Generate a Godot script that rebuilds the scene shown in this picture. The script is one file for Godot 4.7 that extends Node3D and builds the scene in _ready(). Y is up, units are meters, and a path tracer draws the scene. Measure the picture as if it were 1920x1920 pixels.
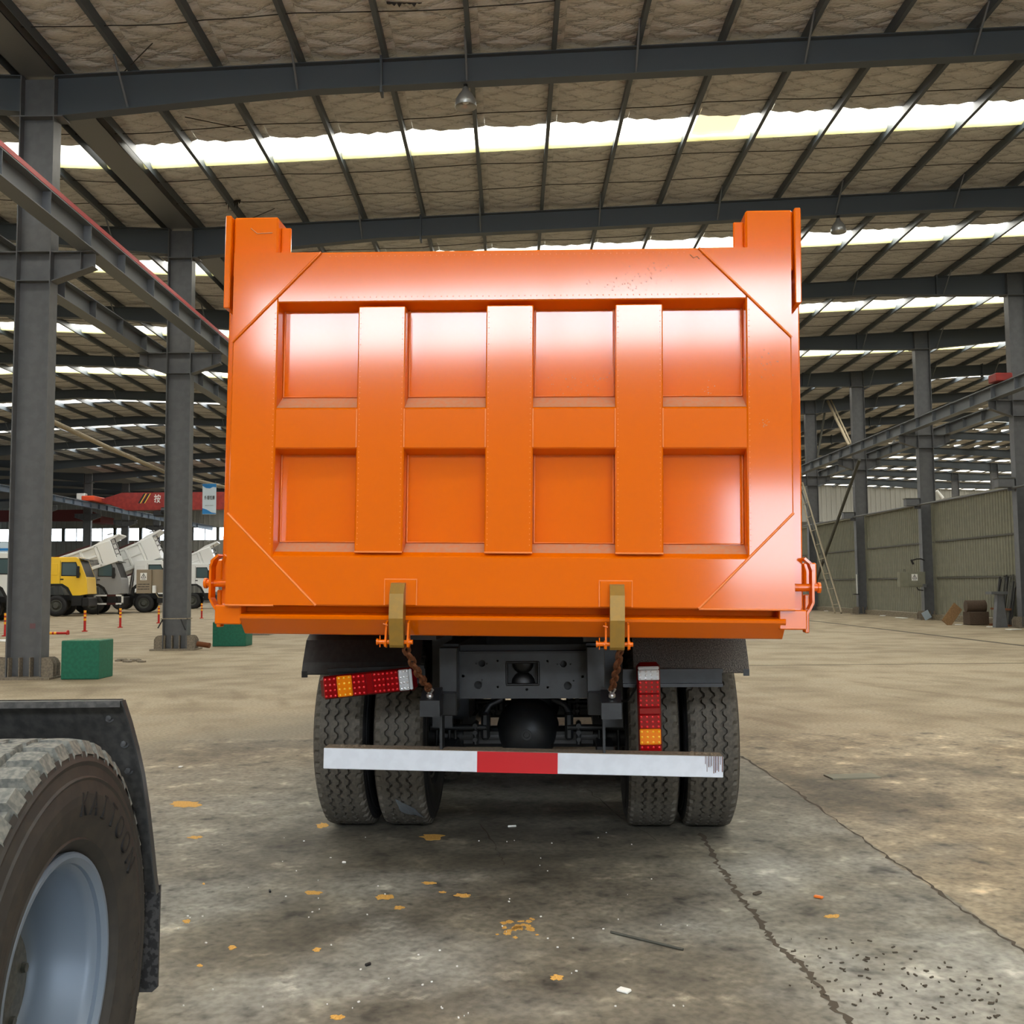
extends Node3D

const H := 1.39          # height of the lens above the floor
const BAY := 7.2         # distance between two roof frames
const Z0 := 16.3         # first frame seen ahead of the camera
const XL := -7.68        # column row under the roof valley
const XR := 15.4         # column row along the partition
const RIDGE := 26.9
const SLOPE := 0.043

var M := {}
var names := {}
var rng := RandomNumberGenerator.new()


# collects triangles; faces are given counter-clockwise as seen from outside
class MB:
	var v := PackedVector3Array()
	var n := PackedVector3Array()
	var t := PackedVector2Array()
	func tri(a: Vector3, b: Vector3, c: Vector3) -> void:
		var m := (b - a).cross(c - a).normalized()
		v.append(a); v.append(c); v.append(b)
		for i in 3:
			n.append(m)
			t.append(Vector2.ZERO)
	func quad(a: Vector3, b: Vector3, c: Vector3, d: Vector3) -> void:
		tri(a, b, c)
		tri(a, c, d)
	func quv(a: Vector3, b: Vector3, c: Vector3, d: Vector3, ua: Vector2, ub: Vector2, uc: Vector2, ud: Vector2) -> void:
		quad(a, b, c, d)
		var k := t.size() - 6
		t[k] = ua; t[k + 1] = uc; t[k + 2] = ub
		t[k + 3] = ua; t[k + 4] = ud; t[k + 5] = uc
	func qo(a: Vector3, b: Vector3, c: Vector3, d: Vector3, o: Vector3) -> void:
		if (b - a).cross(c - a).dot((a + b + c + d) / 4.0 - o) < 0.0:
			quad(d, c, b, a)
		else:
			quad(a, b, c, d)
	func to(a: Vector3, b: Vector3, c: Vector3, o: Vector3) -> void:
		if (b - a).cross(c - a).dot((a + b + c) / 3.0 - o) < 0.0:
			tri(a, c, b)
		else:
			tri(a, b, c)
	func box(c: Vector3, s: Vector3, b := Basis()) -> MB:
		var h := s * 0.5
		var p := []
		for i in 8:
			p.append(c + b * Vector3(h.x if i & 1 else -h.x, h.y if i & 2 else -h.y, h.z if i & 4 else -h.z))
		for f in [[0, 1, 3, 2], [4, 5, 7, 6], [0, 1, 5, 4], [2, 3, 7, 6], [0, 2, 6, 4], [1, 3, 7, 5]]:
			qo(p[f[0]], p[f[1]], p[f[2]], p[f[3]], c)
		return self
	# box between two opposite corners
	func bx(a: Vector3, b: Vector3) -> MB:
		return box((a + b) * 0.5, (b - a).abs())
	# box with chamfered edges
	func cb(c: Vector3, s: Vector3, e: float, b := Basis()) -> MB:
		var h := s * 0.5
		e = minf(e, minf(h.x, minf(h.y, h.z)) * 0.9)
		var P := func(x, y, z, k):
			var w := Vector3(x * h.x, y * h.y, z * h.z)
			for q in 3:
				if q != k:
					w[q] -= signf(w[q]) * e
			return c + b * w
		for k in 3:
			for s1 in [-1, 1]:
				var q := []
				for m in [[-1, -1], [1, -1], [1, 1], [-1, 1]]:
					var w := [0, 0, 0]
					w[k] = s1
					w[(k + 1) % 3] = m[0]
					w[(k + 2) % 3] = m[1]
					q.append(P.call(w[0], w[1], w[2], k))
				qo(q[0], q[1], q[2], q[3], c)
			for s1 in [-1, 1]:
				for s2 in [-1, 1]:
					var i := (k + 1) % 3
					var j := (k + 2) % 3
					var w := [0, 0, 0]
					w[i] = s1
					w[j] = s2
					var u := w.duplicate()
					w[k] = -1
					u[k] = 1
					qo(P.call(w[0], w[1], w[2], i), P.call(u[0], u[1], u[2], i), P.call(u[0], u[1], u[2], j), P.call(w[0], w[1], w[2], j), c)
		for x in [-1, 1]:
			for y in [-1, 1]:
				for z in [-1, 1]:
					to(P.call(x, y, z, 0), P.call(x, y, z, 1), P.call(x, y, z, 2), c)
		return self
	# surface of revolution: profile of (radius, height) about the y axis of xf; hard edges between profile segments
	func lathe(pr: Array, xf: Transform3D, seg := 24, smooth := false) -> MB:
		var nm := []
		for i in pr.size() - 1:
			var d: Vector2 = (pr[i + 1] - pr[i]).normalized()
			nm.append(Vector2(d.y, -d.x))
		for i in pr.size() - 1:
			var na: Vector2 = nm[i]
			var nb: Vector2 = nm[i]
			if smooth:
				na = (nm[i] + nm[maxi(i - 1, 0)]).normalized()
				nb = (nm[i] + nm[mini(i + 1, nm.size() - 1)]).normalized()
			for k in seg:
				var q := []
				var m := []
				for e in [[pr[i], k, na], [pr[i + 1], k, nb], [pr[i + 1], k + 1, nb], [pr[i], k + 1, na]]:
					var a: float = TAU * e[1] / seg
					q.append(xf * Vector3(e[0].x * cos(a), e[0].y, e[0].x * sin(a)))
					m.append((xf.basis * Vector3(e[2].x * cos(a), e[2].y, e[2].x * sin(a))).normalized())
				# orientation: outward normal decides the winding
				var g: Vector3 = (q[1] - q[0]).cross(q[2] - q[0])
				if g.length_squared() < 1e-16:
					g = (q[2] - q[0]).cross(q[3] - q[0])
				var ord := [0, 1, 2, 3] if g.dot(m[0] + m[2]) > 0.0 else [3, 2, 1, 0]
				for f in [[0, 2, 1], [0, 3, 2]]:
					for w in f:
						v.append(q[ord[w]])
						n.append(m[ord[w]])
						t.append(Vector2.ZERO)
		return self
	func cyl(a: Vector3, b: Vector3, r: float, seg := 12, r2 := -1.0) -> MB:
		var y := (b - a).normalized()
		var x := y.cross(Vector3(0.31, 0.52, 0.79)).normalized()
		var L := a.distance_to(b)
		var q := r if r2 < 0.0 else r2
		return lathe([Vector2(0, 0), Vector2(r, 0), Vector2(q, L), Vector2(0, L)], Transform3D(Basis(x, y, x.cross(y)), a), seg)
	func tube(p: Array, r: float, seg := 8) -> MB:
		var rings := []
		var x := Vector3.ZERO
		for i in p.size():
			var d: Vector3 = (p[mini(i + 1, p.size() - 1)] - p[maxi(i - 1, 0)]).normalized()
			if x == Vector3.ZERO:
				x = d.cross(Vector3(0.31, 0.82, 0.49)).normalized()
			else:
				x = (x - d * x.dot(d)).normalized()
			var y := d.cross(x)
			var ring := []
			for k in seg:
				var a := TAU * k / seg
				ring.append(x * cos(a) + y * sin(a))
			rings.append(ring)
		for i in p.size() - 1:
			for k in seg:
				var l := (k + 1) % seg
				var N := [rings[i][k], rings[i + 1][k], rings[i + 1][l], rings[i][l]]
				var Q := [p[i] + N[0] * r, p[i + 1] + N[1] * r, p[i + 1] + N[2] * r, p[i] + N[3] * r]
				var g: Vector3 = (Q[1] - Q[0]).cross(Q[2] - Q[0])
				var ord := [0, 1, 2, 3] if g.dot(N[0]) > 0.0 else [3, 2, 1, 0]
				for f in [[0, 2, 1], [0, 3, 2]]:
					for w in f:
						v.append(Q[ord[w]])
						n.append(N[ord[w]])
						t.append(Vector2.ZERO)
		for e in [[0, 1], [p.size() - 1, p.size() - 2]]:
			for k in range(1, seg - 1):
				to(p[e[0]] + rings[e[0]][0] * r, p[e[0]] + rings[e[0]][k] * r, p[e[0]] + rings[e[0]][k + 1] * r, p[e[1]])
		return self
	# polygon in the xy plane of xf, pulled along its z from z0 to z1
	func prism(poly: PackedVector2Array, z0: float, z1: float, xf := Transform3D()) -> MB:
		if Geometry2D.is_polygon_clockwise(poly):
			poly = poly.duplicate()
			poly.reverse()
		var ix := Geometry2D.triangulate_polygon(poly)
		for k in range(0, ix.size(), 3):
			var a := poly[ix[k]]
			var b := poly[ix[k + 1]]
			var c := poly[ix[k + 2]]
			if (b - a).cross(c - a) < 0.0:
				var s := b
				b = c
				c = s
			tri(xf * Vector3(a.x, a.y, z1), xf * Vector3(b.x, b.y, z1), xf * Vector3(c.x, c.y, z1))
			tri(xf * Vector3(a.x, a.y, z0), xf * Vector3(c.x, c.y, z0), xf * Vector3(b.x, b.y, z0))
		for i in poly.size():
			var a := poly[i]
			var b := poly[(i + 1) % poly.size()]
			quad(xf * Vector3(a.x, a.y, z0), xf * Vector3(b.x, b.y, z0), xf * Vector3(b.x, b.y, z1), xf * Vector3(a.x, a.y, z1))
		return self
	# smooth sheet over rows of points (counter-clockwise: row direction x column direction points outward)
	func sheet(g: Array, close_rows := false) -> MB:
		var R := g.size()
		var C: int = g[0].size()
		var N := []
		for i in R:
			var row := []
			for j in C:
				var up: Vector3 = g[(i + 1) % R if close_rows else mini(i + 1, R - 1)][j] - g[(i - 1 + R) % R if close_rows else maxi(i - 1, 0)][j]
				var ac: Vector3 = g[i][mini(j + 1, C - 1)] - g[i][maxi(j - 1, 0)]
				row.append(ac.cross(up).normalized())
			N.append(row)
		for i in (R if close_rows else R - 1):
			var k := (i + 1) % R
			for j in C - 1:
				for e in [[i, j], [k, j + 1], [i, j + 1], [i, j], [k, j], [k, j + 1]]:
					v.append(g[e[0]][e[1]])
					n.append(N[e[0]][e[1]])
					t.append(Vector2.ZERO)
		return self
	func add(o: MB, xf: Transform3D) -> MB:
		for p in o.v:
			v.append(xf * p)
		for p in o.n:
			n.append((xf.basis * p).normalized())
		t.append_array(o.t)
		return self
	func mesh() -> ArrayMesh:
		var a := []
		a.resize(Mesh.ARRAY_MAX)
		a[Mesh.ARRAY_VERTEX] = v
		a[Mesh.ARRAY_NORMAL] = n
		a[Mesh.ARRAY_TEX_UV] = t
		var m := ArrayMesh.new()
		m.add_surface_from_arrays(Mesh.PRIMITIVE_TRIANGLES, a)
		return m


func W(x: float, y: float, z: float) -> Vector3:   # metres to the right, up and ahead of the camera's foot
	return Vector3(x, y, -z)


func ray(px: float, py: float) -> Vector3:
	var b := Basis.from_euler(Vector3(atan(138.0 / 1920.0), 0, -0.009))
	return b * Vector3((px - 960.0) / 1920.0, (960.0 - py) / 1920.0, -1.0)


func at(px: float, py: float, z: float) -> Vector3:   # the point of the view ray that lies z metres ahead
	var d := ray(px, py)
	return Vector3(0, H, 0) + d * (z / -d.z)


func on_floor(px: float, py: float) -> Vector3:
	var d := ray(px, py)
	return Vector3(0, H, 0) + d * (-H / d.y)


func numbered(called: String) -> String:
	var k: int = names.get(called, 0)
	names[called] = k + 1
	return called if k == 0 else "%s_%03d" % [called, k]


func tag(o: Node, label: String, category := "", group := "", kind := "") -> void:
	if label:
		o.set_meta("label", label)
	if category:
		o.set_meta("category", category)
	if group:
		o.set_meta("group", group)
	if kind:
		o.set_meta("kind", kind)


func thing(called: String, label: String, category: String, pos := Vector3.ZERO, turn := 0.0, group := "", kind := "") -> Node3D:
	var o := Node3D.new()
	o.name = numbered(called)
	add_child(o)
	o.position = pos
	o.rotation.y = turn
	tag(o, label, category, group, kind)
	return o


func part(parent: Node, called: String, shape, mat: Material, xf := Transform3D(), label := "") -> MeshInstance3D:
	var o := MeshInstance3D.new()
	o.name = called
	o.mesh = shape.mesh() if shape is MB else shape
	o.material_override = mat
	parent.add_child(o, true)
	o.transform = xf
	if label:
		o.set_meta("label", label)
	return o


func single(called: String, shape, mat: Material, label: String, category: String, pos := Vector3.ZERO, turn := 0.0, group := "", kind := "") -> MeshInstance3D:
	var o := MeshInstance3D.new()
	o.name = numbered(called)
	o.mesh = shape.mesh() if shape is MB else shape
	o.material_override = mat
	add_child(o)
	o.position = pos
	o.rotation.y = turn
	tag(o, label, category, group, kind)
	return o


func copy_of(o: Node3D, called: String, pos: Vector3, label := "", turn := 0.0) -> Node3D:
	var c: Node3D = o.duplicate()
	c.name = numbered(called)
	add_child(c)
	c.position = pos
	c.rotation.y = turn
	if label:
		c.set_meta("label", label)
	return c


func noise(freq: float, seed_: int, oct := 4, type := FastNoiseLite.TYPE_SIMPLEX_SMOOTH) -> FastNoiseLite:
	var f := FastNoiseLite.new()
	f.noise_type = type
	f.frequency = freq
	f.seed = seed_
	f.fractal_octaves = oct
	return f


func tiled(freq: float, seed_: int, size := 512, oct := 4) -> Image:
	var i := noise(freq, seed_, oct).get_seamless_image(size, size, false, false, 0.15)
	i.convert(Image.FORMAT_L8)
	return i


func tex(i: Image) -> ImageTexture:
	return ImageTexture.create_from_image(i)


func mat(c: Color, rough := 0.6, metal := 0.0) -> StandardMaterial3D:
	var m := StandardMaterial3D.new()
	m.albedo_color = c
	m.roughness = rough
	m.metallic = metal
	return m


# mottles a material with two colours laid out by a grey picture, in metres per repeat
func mottle(m: StandardMaterial3D, im: Image, a: Color, b: Color, metres: float, lo := 0.35, hi := 0.65) -> StandardMaterial3D:
	var w := im.get_width()
	var d := im.get_data()
	var o := PackedByteArray()
	o.resize(w * w * 3)
	for i in w * w:
		var k := clampf((d[i] / 255.0 - lo) / (hi - lo), 0.0, 1.0)
		var c := a.lerp(b, k)
		o[i * 3] = int(c.r * 255.0)
		o[i * 3 + 1] = int(c.g * 255.0)
		o[i * 3 + 2] = int(c.b * 255.0)
	m.albedo_color = Color.WHITE
	m.albedo_texture = tex(Image.create_from_data(w, w, false, Image.FORMAT_RGB8, o))
	m.uv1_triplanar = true
	m.uv1_world_triplanar = true
	m.uv1_scale = Vector3.ONE / metres
	return m


func rtop(x: float) -> float:   # top of the roof frames, foot of the purlins
	var y0 := 9.76 + SLOPE * (XL + 8.0)
	if x >= XL:
		return y0 + SLOPE * (x - XL) if x <= RIDGE else y0 + SLOPE * (2.0 * RIDGE - XL - x)
	if x >= -19.2:
		return y0 + SLOPE * (XL - x)
	if x >= -30.7:
		return y0 + SLOPE * (x + 30.7)
	return y0 + SLOPE * minf(-30.7 - x, x + 54.0 if x < -42.3 else 99.0)


func slope_basis(s: float) -> Basis:
	var x := Vector3(1, s, 0).normalized()
	var y := Vector3(-s, 1, 0).normalized()
	return Basis(x, y, Vector3(0, 0, 1))


func area(called: String, pos: Vector3, b: Basis, size: Vector2, energy: float, color: Color) -> void:
	var l := AreaLight3D.new()
	l.name = called
	l.area_normalize_energy = false
	l.area_size = size
	l.light_energy = energy
	l.light_color = color
	l.shadow_enabled = true
	l.area_range = 200.0
	add_child(l, true)
	l.transform = Transform3D(b, pos)


func down(s: float) -> Basis:   # a light that faces the floor, its x axis along a roof of that slope
	var x := Vector3(1, s, 0).normalized()
	var z := Vector3(-s, 1, 0).normalized()
	return Basis(x, z.cross(x), z)


func _ready() -> void:
	rng.seed = 7
	var cam := Camera3D.new()
	cam.name = "camera"
	cam.fov = 53.13
	cam.near = 0.05
	cam.far = 400.0
	cam.position = Vector3(0, H, 0)
	cam.rotation = Vector3(atan(138.0 / 1920.0), 0, -0.009)
	add_child(cam)
	cam.current = true
	var e := Environment.new()
	e.background_mode = Environment.BG_SKY
	var sm := ProceduralSkyMaterial.new()
	sm.sky_top_color = Color(0.78, 0.86, 0.95)
	sm.sky_horizon_color = Color(0.92, 0.96, 1.0)
	sm.ground_horizon_color = Color(0.7, 0.7, 0.68)
	sm.ground_bottom_color = Color(0.5, 0.49, 0.47)
	sm.sky_energy_multiplier = 3.4
	sm.ground_energy_multiplier = 1.5
	var sky := Sky.new()
	sky.sky_material = sm
	e.sky = sky
	e.tonemap_mode = Environment.TONE_MAPPER_LINEAR
	e.tonemap_exposure = 1.0
	e.sdfgi_enabled = true
	e.ssao_enabled = true
	e.ssil_enabled = true
	var we := WorldEnvironment.new()
	we.name = "daylight"
	we.environment = e
	add_child(we)
	# daylight under the translucent roof strips: one strip across each bay
	for k in range(-4, 12):
		var z := Z0 + BAY * k + 3.45
		for s in [[XL + 0.4, RIDGE, SLOPE], [RIDGE, 52.0, -SLOPE], [-19.2, XL - 0.4, -SLOPE], [-30.7, -19.2, SLOPE]]:
			if s[0] > 20.0 and k < 2:
				continue
			var mid: float = (s[0] + s[1]) / 2.0
			area("skylight_glow", W(mid, rtop(mid) + 0.21, z), down(s[2]), Vector2(s[1] - s[0] - 0.1, 0.8), SKY_L, Color(1.0, 0.985, 0.95))
	# daylight through the window band of the wall behind the camera
	for i in 2:
		area("window_glow", W(-4.3 + 6.65 * i, 7.1, -12.2), Basis(), Vector2(6.5, 1.3), WIN_L, Color(0.94, 0.96, 1.0))
	materials()
	make_floor()
	make_roof()
	make_frames()
	make_walls()
	make_truck()
	make_near_wheel()
	make_parked_trucks()
	make_left_things()
	make_right_things()
	make_floor_things()


const SKY_L := 3.3
const WIN_L := 4.0


func materials() -> void:
	var n1 := tiled(0.02, 3, 512, 5)
	var n2 := tiled(0.05, 9, 256, 4)
	M.n1 = n1
	M.n2 = n2
	M.beam = mat(Color(0.265, 0.295, 0.322), 0.55)
	M.column = mottle(mat(Color.WHITE, 0.5, 0.0), n1, Color(0.335, 0.343, 0.352), Color(0.36, 0.367, 0.374), 2.5)
	M.base_rust = mottle(mat(Color.WHITE, 0.8, 0.0), n2, Color(0.42, 0.39, 0.34), Color(0.50, 0.46, 0.395), 0.6)
	M.runway = mat(Color(0.39, 0.41, 0.43), 0.5)
	M.runway_blue = mat(Color(0.42, 0.48, 0.55), 0.55)
	M.red_bar = mat(Color(0.70, 0.11, 0.12), 0.45)
	M.gutter = mat(Color(0.40, 0.41, 0.417), 0.42, 0.25)
	M.wire = mat(Color(0.16, 0.145, 0.13), 0.8)
	M.wool = mat(Color(0.93, 0.92, 0.74), 0.95)
	M.wool.backlight_enabled = true
	M.wool.backlight = Color(0.8, 0.8, 0.6)
	# quilted roof blanket: white foil face held by a wire net of long diamonds
	var q := Image.create(256, 256, false, Image.FORMAT_L8)
	var qa := Image.create(256, 256, false, Image.FORMAT_RGB8)
	var nd := n2.get_data()
	for y in 256:
		for x in 256:
			var wob := (nd[y * 256 + x] / 255.0 - 0.5) * 0.22
			var u := absf(fposmod((x + y) / 128.0 + wob, 1.0) - 0.5) * 2.0
			var w := absf(fposmod((x - y) / 128.0 + wob, 1.0) - 0.5) * 2.0
			var d := minf(1.0 - u, 1.0 - w)
			var hgt := sqrt(clampf(d * 1.2, 0.0, 1.0))
			q.set_pixel(x, y, Color(hgt, hgt, hgt))
			var g := 0.76 - 0.13 * clampf(1.0 - d * 14.0, 0.0, 1.0) + wob * 0.3
			qa.set_pixel(x, y, Color(g * 0.985, g * 0.98, g * 0.965))
	M.blanket = mat(Color.WHITE, 0.75)
	M.blanket.albedo_texture = tex(qa)
	M.blanket.heightmap_enabled = true
	M.blanket.heightmap_texture = tex(q)
	M.blanket.heightmap_scale = 7.0
	M.skylight = mat(Color(0.9, 0.9, 0.86), 0.6)
	M.skylight.emission_enabled = true
	M.skylight.emission = Color(1.0, 0.985, 0.93)
	M.skylight.emission_energy_multiplier = 2.6
	M.skylight_old = mat(Color(0.85, 0.78, 0.55), 0.6)
	M.skylight_old.emission_enabled = true
	M.skylight_old.emission = Color(1.0, 0.93, 0.76)
	M.skylight_old.emission_energy_multiplier = 1.15
	M.window_lit = mat(Color(0.9, 0.95, 1.0), 0.3)
	M.window_lit.emission_enabled = true
	M.window_lit.emission = Color(0.93, 0.97, 1.0)
	M.window_lit.emission_energy_multiplier = 13.0
	M.glass = mat(Color(0.85, 0.93, 0.95, 0.12), 0.05)
	M.glass.transparency = BaseMaterial3D.TRANSPARENCY_ALPHA
	M.deck = mat(Color(0.5, 0.5, 0.5), 0.9)
	M.cladding = mottle(mat(Color.WHITE, 0.7, 0.0), n1, Color(0.455, 0.455, 0.395), Color(0.49, 0.487, 0.42), 3.6, 0.3, 0.7)
	M.end_wall = mat(Color(0.60, 0.60, 0.575), 0.7)
	M.grime = mottle(mat(Color.WHITE, 0.85), n2, Color(0.25, 0.20, 0.16), Color(0.33, 0.265, 0.20), 0.4)
	M.girt = mat(Color(0.30, 0.30, 0.27), 0.7)
	M.kerb = mottle(mat(Color.WHITE, 0.9), n2, Color(0.40, 0.37, 0.31), Color(0.52, 0.48, 0.40), 0.9)
	# orange coach paint with a fine orange peel
	var peel := tiled(0.09, 21, 256, 2)
	var pn := peel.duplicate()
	pn.convert(Image.FORMAT_RGB8)
	pn.bump_map_to_normal_map(1.0)
	M.orange = mat(Color(0.885, 0.412, 0.0), 0.34)
	M.orange.uv1_triplanar = true
	M.orange.uv1_scale = Vector3.ONE / 1.9
	M.orange.clearcoat_enabled = true
	M.orange.clearcoat = 1.0
	M.orange.clearcoat_roughness = 0.10
	M.orange.metallic_specular = 0.0
	M.orange.normal_enabled = true
	M.orange.normal_texture = tex(pn)
	M.orange.normal_scale = 0.035
	M.weld = mat(Color(0.93, 0.50, 0.20), 0.35)
	M.dust_orange = mottle(mat(Color.WHITE, 0.75), n2, Color(0.80, 0.50, 0.33), Color(0.76, 0.55, 0.42), 0.35, 0.3, 0.7)
	M.olive = mottle(mat(Color.WHITE, 0.42, 0.3), n2, Color(0.60, 0.455, 0.18), Color(0.565, 0.44, 0.19), 0.5)
	M.olive.uv1_world_triplanar = false
	M.rust = mottle(mat(Color.WHITE, 0.85, 0.2), n2, Color(0.30, 0.17, 0.09), Color(0.50, 0.29, 0.13), 0.06)
	M.chassis = mottle(mat(Color.WHITE, 0.42, 0.0), n1, Color(0.115, 0.125, 0.135), Color(0.145, 0.155, 0.165), 0.8)
	M.black = mat(Color(0.035, 0.035, 0.04), 0.5)
	M.fender = mottle(mat(Color.WHITE, 0.38, 0.0), n2, Color(0.115, 0.12, 0.125), Color(0.16, 0.165, 0.165), 0.5)
	M.fender_dusty_lit = mottle(mat(Color.WHITE, 0.6, 0.0), tiled(0.16, 61, 256, 4), Color(0.17, 0.165, 0.16), Color(0.47, 0.45, 0.42), 0.3, 0.3, 0.7)  # right mudguard: dust speckle, plus light painted in as a paler tone
	M.fender_near = mottle(mat(Color.WHITE, 0.40, 0.0), n1, Color(0.235, 0.235, 0.235), Color(0.33, 0.328, 0.322), 0.35, 0.3, 0.7)
	M.fender_lip = mat(Color(0.30, 0.305, 0.31), 0.32)
	M.flap = mottle(mat(Color.WHITE, 0.5, 0.0), n1, Color(0.16, 0.16, 0.165), Color(0.30, 0.30, 0.30), 0.3, 0.45, 0.55)
	M.rubber = mottle(mat(Color.WHITE, 0.78, 0.0), n2, Color(0.30, 0.285, 0.258), Color(0.36, 0.34, 0.305), 0.3)
	M.rubber.uv1_world_triplanar = false
	M.rubber_dark = mat(Color(0.10, 0.10, 0.105), 0.62)
	M.rubber_side = mottle(mat(Color.WHITE, 0.68, 0.0), n1, Color(0.185, 0.18, 0.172), Color(0.225, 0.212, 0.195), 0.7)
	M.rubber_worn = mottle(mat(Color.WHITE, 0.75, 0.0), n2, Color(0.36, 0.37, 0.36), Color(0.50, 0.50, 0.47), 0.25)
	M.rim_grey = mat(Color(0.47, 0.525, 0.59), 0.36, 0.1)
	M.rim_dark = mat(Color(0.20, 0.21, 0.22), 0.5, 0.2)
	M.hub = mottle(mat(Color.WHITE, 0.5, 0.1), n2, Color(0.27, 0.28, 0.26), Color(0.33, 0.335, 0.31), 0.3)
	M.steel = mat(Color(0.72, 0.72, 0.72), 0.3, 0.9)
	M.white = mottle(mat(Color.WHITE, 0.45), n1, Color(0.86, 0.885, 0.92), Color(0.88, 0.905, 0.94), 0.9)
	M.red = mat(Color(0.78, 0.03, 0.08), 0.4)
	M.lens_red = mat(Color(0.55, 0.01, 0.03), 0.12)
	M.lens_amber = mat(Color(0.95, 0.52, 0.03), 0.12)
	M.lens_white = mat(Color(0.80, 0.82, 0.83), 0.12)
	M.led_red = mat(Color(0.95, 0.10, 0.14), 0.15)
	M.led_amber = mat(Color(1.0, 0.78, 0.15), 0.15)
	M.led_white = mat(Color(0.95, 0.96, 0.97), 0.1, 0.6)
	M.lamp_case = mat(Color(0.34, 0.01, 0.035), 0.2)
	M.dust = mottle(mat(Color.WHITE, 0.95), n2, Color(0.44, 0.40, 0.34), Color(0.54, 0.48, 0.40), 0.3)
	M.green = mottle(mat(Color.WHITE, 0.6), n2, Color(0.02, 0.36, 0.27), Color(0.035, 0.395, 0.295), 0.9)
	M.green_top = mottle(mat(Color.WHITE, 0.9), n2, Color(0.30, 0.46, 0.36), Color(0.55, 0.55, 0.44), 0.6)
	M.post_red = mat(Color(0.72, 0.10, 0.08), 0.5)
	M.post_amber = mat(Color(0.98, 0.70, 0.12), 0.4)
	M.truck_yellow = mat(Color(0.99, 0.80, 0.0), 0.22)
	M.truck_yellow.clearcoat_enabled = true
	M.truck_white = mat(Color(0.92, 0.93, 0.93), 0.3)
	M.truck_grey = mat(Color(0.56, 0.565, 0.57), 0.4)
	M.maroon = mat(Color(0.24, 0.07, 0.08), 0.6)
	M.pane_dark = mat(Color(0.30, 0.38, 0.40), 0.08)
	M.crane_red = mottle(mat(Color.WHITE, 0.5), n1, Color(0.50, 0.12, 0.10), Color(0.55, 0.15, 0.12), 4.0)
	M.crane_dull = mat(Color(0.42, 0.14, 0.11), 0.6)
	M.crane_orange = mat(Color(0.85, 0.30, 0.16), 0.5)
	M.pipe = mottle(mat(Color.WHITE, 0.6), n2, Color(0.55, 0.51, 0.43), Color(0.63, 0.58, 0.48), 0.8)
	M.cabinet = mat(Color(0.54, 0.49, 0.41), 0.55)
	M.cabinet_side = mat(Color(0.54, 0.49, 0.41), 0.55)
	M.paper = mat(Color(0.90, 0.90, 0.88), 0.8)
	M.ink = mat(Color(0.10, 0.10, 0.11), 0.7)
	M.sign_yellow = mat(Color(0.86, 0.74, 0.30), 0.6)
	M.banner = mat(Color(0.83, 0.90, 0.95), 0.7)
	M.banner_blue = mat(Color(0.16, 0.52, 0.80), 0.7)
	M.alu = mat(Color(0.66, 0.67, 0.67), 0.35, 0.7)
	M.card = mottle(mat(Color.WHITE, 0.9), n2, Color(0.48, 0.37, 0.24), Color(0.56, 0.44, 0.30), 0.7)
	M.paint_yellow = mottle(mat(Color.WHITE, 0.8), n2, Color(0.78, 0.58, 0.26), Color(0.86, 0.68, 0.36), 0.12)
	M.crack = mat(Color(0.30, 0.27, 0.225), 0.95)


var G := {}


func ground_setup() -> void:
	G.n1 = noise(0.17, 31, 4)
	G.n2 = noise(0.85, 12, 5)
	G.ea = on_floor(1440, 1450)
	G.eb = on_floor(1920, 1785)
	G.stains = []   # oil and soot marks: place, radius, strength
	for s in [[560, 1760, 0.34, 0.6], [420, 1790, 0.22, 0.45], [780, 1640, 0.5, 0.5], [960, 1690, 0.45, 0.4], [1010, 1800, 0.4, 0.4], [1180, 1640, 0.55, 0.45], [700, 1590, 0.7, 0.45], [1060, 1580, 0.9, 0.55], [1700, 1455, 0.7, 0.5], [1640, 1500, 0.5, 0.4], [1240, 1800, 0.35, 0.35], [480, 1400, 0.6, 0.35], [380, 1640, 0.5, 0.3], [640, 1850, 0.3, 0.3], [1500, 1480, 0.5, 0.35], [860, 1880, 0.3, 0.35], [1320, 1870, 0.3, 0.3], [520, 1690, 0.3, 0.3]]:
		var g := on_floor(s[0], s[1])
		G.stains.append([g.x, -g.z, s[2], s[3]])
	G.pale = []
	for s in [[380, 1690, 0.45, 0.6], [620, 1670, 0.35, 0.45], [640, 1810, 0.3, 0.6], [760, 1660, 0.3, 0.4], [880, 1780, 0.3, 0.45], [1330, 1620, 0.4, 0.35], [1700, 1690, 0.35, 0.5], [1550, 1780, 0.4, 0.4], [1160, 1760, 0.22, 0.5], [330, 1850, 0.3, 0.45], [450, 1870, 0.25, 0.4], [980, 1900, 0.2, 0.35], [1800, 1760, 0.3, 0.5], [1440, 1640, 0.35, 0.35], [1500, 1620, 0.5, 0.4], [1620, 1720, 0.5, 0.45], [1740, 1840, 0.5, 0.45], [1660, 1880, 0.4, 0.4], [1560, 1560, 0.4, 0.35]]:
		var g := on_floor(s[0], s[1])
		G.pale.append([g.x, -g.z, s[2], s[3]])
	G.tracks = []   # prints that tyres left in the dust: from, to, half width, strength
	for t in [[690, 1690, 800, 1930, 0.11, 0.5], [905, 1650, 960, 1930, 0.10, 0.25], [1235, 1690, 1440, 1900, 0.12, 0.35], [1150, 1620, 1290, 1930, 0.12, 0.28], [420, 1560, 330, 1760, 0.12, 0.3], [560, 1600, 470, 1930, 0.12, 0.25], [1400, 1900, 1560, 1990, 0.1, 0.4]]:
		var a := on_floor(t[0], t[1])
		var b := on_floor(t[2], t[3])
		G.tracks.append([Vector2(a.x, -a.z), Vector2(b.x, -b.z), t[4], t[5]])


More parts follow.
